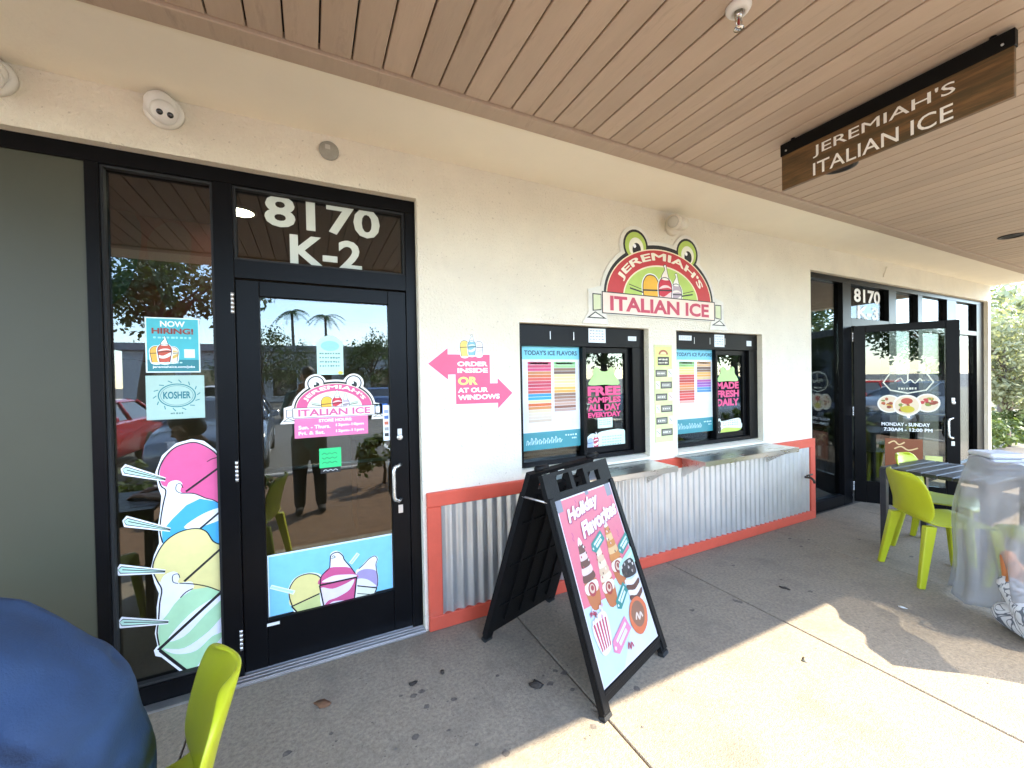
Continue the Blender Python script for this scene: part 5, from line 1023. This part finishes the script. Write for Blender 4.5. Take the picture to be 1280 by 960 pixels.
for k, (x, y, h, rx, s, mt, lb) in enumerate([(17.5, -9.5, 6.0, 2.6, 21, lf_lt, 'leafy tree mirrored in the left pane of K-3'), (22.5, -11, 6.5, 2.9, 22, lf_oak, 'dark leafy tree mirrored at the middle of K-3 glass'), (13.5, -14, 6.5, 2.8, 23, lf_lt, 'light green tree mirrored in the open K-3 door'),
                                             (28, -13, 7, 3.2, 24, lf_lt, 'far light green tree mirrored in the K-3 transoms'), (-9.5, -17, 6, 2.8, 25, lf_oak, 'round tree mirrored at left edge of the sidelight'), (4.6, -33, 6, 3.0, 26, lf_oak, 'distant round tree mirrored at right edge of the door glass'), (-3.5, -36, 6.5, 3.6, 27, lf_oak, 'distant dark tree mirrored at left edge of the door glass'),
                                             (15.6, 1.15, 3.3, 1.7, 31, lf_washed, 'pale sunlit tree just past the building end, nearest'), (20.5, 2.3, 4.6, 2.3, 32, lf_washed, 'taller pale tree beyond the building end'), (30, 5.5, 6.2, 3.4, 33, lf_oak, 'farthest tree past the building end'), (27, 3.6, 5.4, 2.8, 34, lf_washed, 'tree at the right edge past the building end')]):
    tree(lb, (x, y, -.12), h, rx, rx * .8, 14000 if s == 31 else 5000, 40, .06 if s == 31 else .12, s, mt)
def palm(label, loc, h, seed):
    t = thing('palm_tree', label, 'palm', loc, group='palms beyond the car park'); rnd = random.Random(seed); MB().tube([(0, 0, 0), (.1, 0, h * .5), (0, 0, h)], [.2, .15, .12], 8).build('trunk', bark, t)
    for k in range(13):
        q = k * 2.4; pts = [(0, 0, h)]; l = rnd.uniform(1.5, 2.1); b = MB(); up = rnd.uniform(-.1, .8)
        P3 = [Vector((math.cos(q) * l * s_, math.sin(q) * l * s_, h + up * l * s_ * .8 - l * .8 * s_ * s_)) for s_ in (0, .25, .5, .75, 1)]
        sd = Vector((-math.sin(q), math.cos(q), 0))
        for j in range(22):
            f_ = .1 + .9 * j / 22; i = min(3, int(f_ * 4)); p = P3[i].lerp(P3[i + 1], f_ * 4 - i)
            for s_ in (-1, 1): e = p + sd * s_ * .45 * (1 - abs(f_ - .5)) + Vector((0, 0, -.18)) + (P3[4] - P3[0]).normalized() * .25; w_ = (P3[4] - P3[0]).normalized() * .035; b.add([p - w_, p + w_, e], [(0, 1, 2)])
        b.build('frond', lf_palm, t)
palm('left of two palms mirrored small in the door glass', (-1.6, -46, 0), 9.2, 1); palm('right of two palms mirrored small in the door glass', (1.6, -47, 0), 9.0, 2)
# shrubs in the planting bed
shr = [crown_mesh(900, 14, .42, .36, .05, 50 + k, lf_sh)[0] for k in range(3)]
names = ['shrub in planting bed at far left', 'shrub in planting bed left of the photographer', 'shrub in planting bed right of the photographer', 'shrub in planting bed mirrored at right edge of door glass', 'shrub in planting bed opposite the arched logo', 'shrub in planting bed opposite the right order window', 'shrub in planting bed opposite K-3 left pane', 'shrub in planting bed at its far right end']
for k, x in enumerate((-3.6, -2.2, -.95, 1.0, 3.6, 5.8, 8.2, 10.6)):
    t = thing('shrub', names[k], 'shrub', (x, (-4.5 if k > 3 else -3.6) - .3 * (k % 2), -.02), group='shrubs in the planting bed'); link('foliage', shr[k % 3], t, (0, 0, .42)); MB().tube([(0, 0, 0), (.02, 0, .2), (0, .03, .4)], [.03, .025, .012], 6).build('stem', bark, t)
for k, x in enumerate((12.9, 13.9, 15.0)):
    t = thing('shrub', ['low hedge shrub past the building end, nearest', 'low hedge shrub past the building end, middle one', 'low hedge shrub past the building end, farthest'][k], 'shrub', (x, .45 + .22 * k, -.1), group='shrubs past the building end'); link('foliage', shr[(k + 1) % 3], t, (0, 0, .42)); MB().tube([(0, 0, 0), (0, 0, .4)], .03, 6).build('stem', bark, t)
# ---- cars
tyre = surf('tyre', (.02, .02, .02), rough=.9); rimm = surf('rim', (.45, .45, .46), rough=.3, metal=.8); cglass = surf('car_glass', (.015, .02, .025), rough=.06, spec=.9); lampm = surf('headlamp', (.7, .72, .75), rough=.1); tailm = surf('tail_lamp', (.35, .01, .01), rough=.2)
def car(label, loc, rz, paint, suv=0.0):
    """length along local x (front +x)"""
    t = thing('car', label, 'car', loc, R(rz), 'cars in the car park'); H_ = 1.42 + suv
    pm_ = surf('car_paint_%s' % label[:12].replace(' ', '_'), paint, rough=.22, var=.03, coat=.8, spec=.5)
    prof = [(-2.2, .28), (-2.25, .55), (-2.2, .88), (-2.05, .95 + suv * .5), (-1.45, 1.0 + suv * .3), (.75, .98), (1.75, .86), (2.15, .70), (2.25, .50), (2.2, .26)]
    b = MB(); n = len(prof); vs = []; W_ = .9
    for y_, ins, dz in ((-W_, .06, -.05), (-W_ * .97, .01, 0), (-W_ * .6, 0, .03), (0, -.03, .05), (W_ * .6, 0, .03), (W_ * .97, .01, 0), (W_, .06, -.05)):
        vs += [(x * (1 - ins * .4), y_, z + (dz if z > .6 else 0)) for x, z in prof]
    fs = [(i * n + k, i * n + (k + 1) % n, (i + 1) * n + (k + 1) % n, (i + 1) * n + k) for i in range(6) for k in range(n)] + [tuple(range(n)), tuple(6 * n + k for k in range(n - 1, -1, -1))]
    b.add(vs, fs, 0, True); body_ = b.build('body', pm_, t, .02)
    x0, x1, x2, x3 = (-1.95, -1.35, .25, 1.0)
    if suv > .2: x0, x1 = -2.1, -1.85
    lo, hi = .86, .66; z0 = .97
    MB().hexa([(x0, -lo, z0), (x3, -lo, z0), (x3, lo, z0), (x0, lo, z0), (x1, -hi, H_ - .05), (x2, -hi, H_ - .05), (x2, hi, H_ - .05), (x1, hi, H_ - .05)]).build('glasshouse', cglass, t, .03)
    MB().hexa([(x1 - .06, -hi - .03, H_ - .075), (x2 + .06, -hi - .03, H_ - .075), (x2 + .06, hi + .03, H_ - .075), (x1 - .06, hi + .03, H_ - .075), (x1 + .1, -hi + .05, H_), (x2 - .1, -hi + .05, H_), (x2 - .1, hi - .05, H_), (x1 + .1, hi - .05, H_)]).build('roof', pm_, t, .03)
    for s_ in (-1, 1):
        for (a_, c_) in ((x3, x2), (x0, x1), (-.45, -.45)): MB().tube([(a_, s_ * (lo + .005), z0), (c_, s_ * (hi + .01), H_ - .05)], .035, 6).build('pillar', pm_, t)
        for xw in (-1.35, 1.4):
            M_ = Matrix.Translation((xw, s_ * .80, .32)) @ Matrix.Rotation(R(90), 4, 'X'); w_ = MB().lathe([(.22, -.11), (.32, -.10), (.33, 0), (.32, .10), (.22, .11)], 20, 0, M_).build('tyre', tyre, t)
            MB().lathe([(.21, -.112), (.21, .112)], 12, 0, M_).build('rim', rimm, t)
        MB().hexa([(2.02, s_ * .52, .60), (2.24, s_ * .45, .60), (2.12, s_ * .80, .60), (1.9, s_ * .86, .60), (2.0, s_ * .52, .74), (2.19, s_ * .45, .72), (2.08, s_ * .80, .73), (1.86, s_ * .86, .76)]).build('headlight', lampm, t)
        MB().box(-2.24, -2.1, s_ * .72 - .13, s_ * .72 + .13, .70, .86).build('tail_light', tailm, t); MB().hexa([(.62, s_ * .92, .98), (.82, s_ * .92, .98), (.82, s_ * 1.08, 1.0), (.66, s_ * 1.08, 1.0), (.62, s_ * .92, 1.12), (.78, s_ * .92, 1.12), (.78, s_ * 1.08, 1.12), (.66, s_ * 1.08, 1.12)]).build('mirror', pm_, t, .02)
    return t
Z = -.128
car('red parked car mirrored low in the sidelight glass', (-4.35, -8.3, Z), 92, (.45, .02, .02)); car('blue grey parked car mirrored right of the red one in sidelight', (-1.75, -8.4, Z), 88, (.12, .16, .22))
car('white parked car mirrored behind the door logo', (3.85, -8.3, Z), 90, (.7, .7, .7)); car('black parked SUV opposite the arched logo', (6.6, -8.4, Z), 91, (.015, .015, .018), .25); car('silver parked car mirrored in K-3 left pane', (12.2, -8.2, Z), 89, (.45, .46, .48)); car('teal parked SUV mirrored in the open K-3 door', (14.9, -8.3, Z), 90, (.02, .22, .25), .28)
car('dark parked car mirrored far along K-3 glass', (17.7, -8.3, Z), 90, (.03, .035, .05)); car('white parked SUV in far row mirrored in the sidelight', (-3.2, -19.5, Z), -90, (.72, .72, .7), .25); car('grey parked car in far row mirrored in the door glass', (.2, -19.6, Z), -90, (.2, .2, .22)); car('blue parked car in far row mirrored in the door glass', (2.9, -19.6, Z), -90, (.04, .10, .25))
car('white parked car glimpsed past the building end', (33, 7.0, -.1), 100, (.7, .7, .7))
# ---- far building across the car park
fb = thing('far_building', 'long low grey commercial building mirrored behind the palms', 'building', (0, -42, 0)); fbm = surf('far_wall', (.42, .42, .44), rough=.8)
bx('wall', fbm, fb, -14, 26, -10, 0, -.2, 4.6); bx('roof', surf('far_roof', (.25, .25, .27), rough=.8), fb, -14.4, 26.4, -10.4, .5, 4.6, 5.2)
for k in range(12):
    w_ = bx('window', surf('far_window_frame', (.6, .6, .6), rough=.5), fb, -12.6 + k * 3.1, -10.4 + k * 3.1, .001, .06, .3, 3.0); bx('pane', cglass, w_, -12.5 + k * 3.1, -10.5 + k * 3.1, .0605, .075, .4, 2.9)
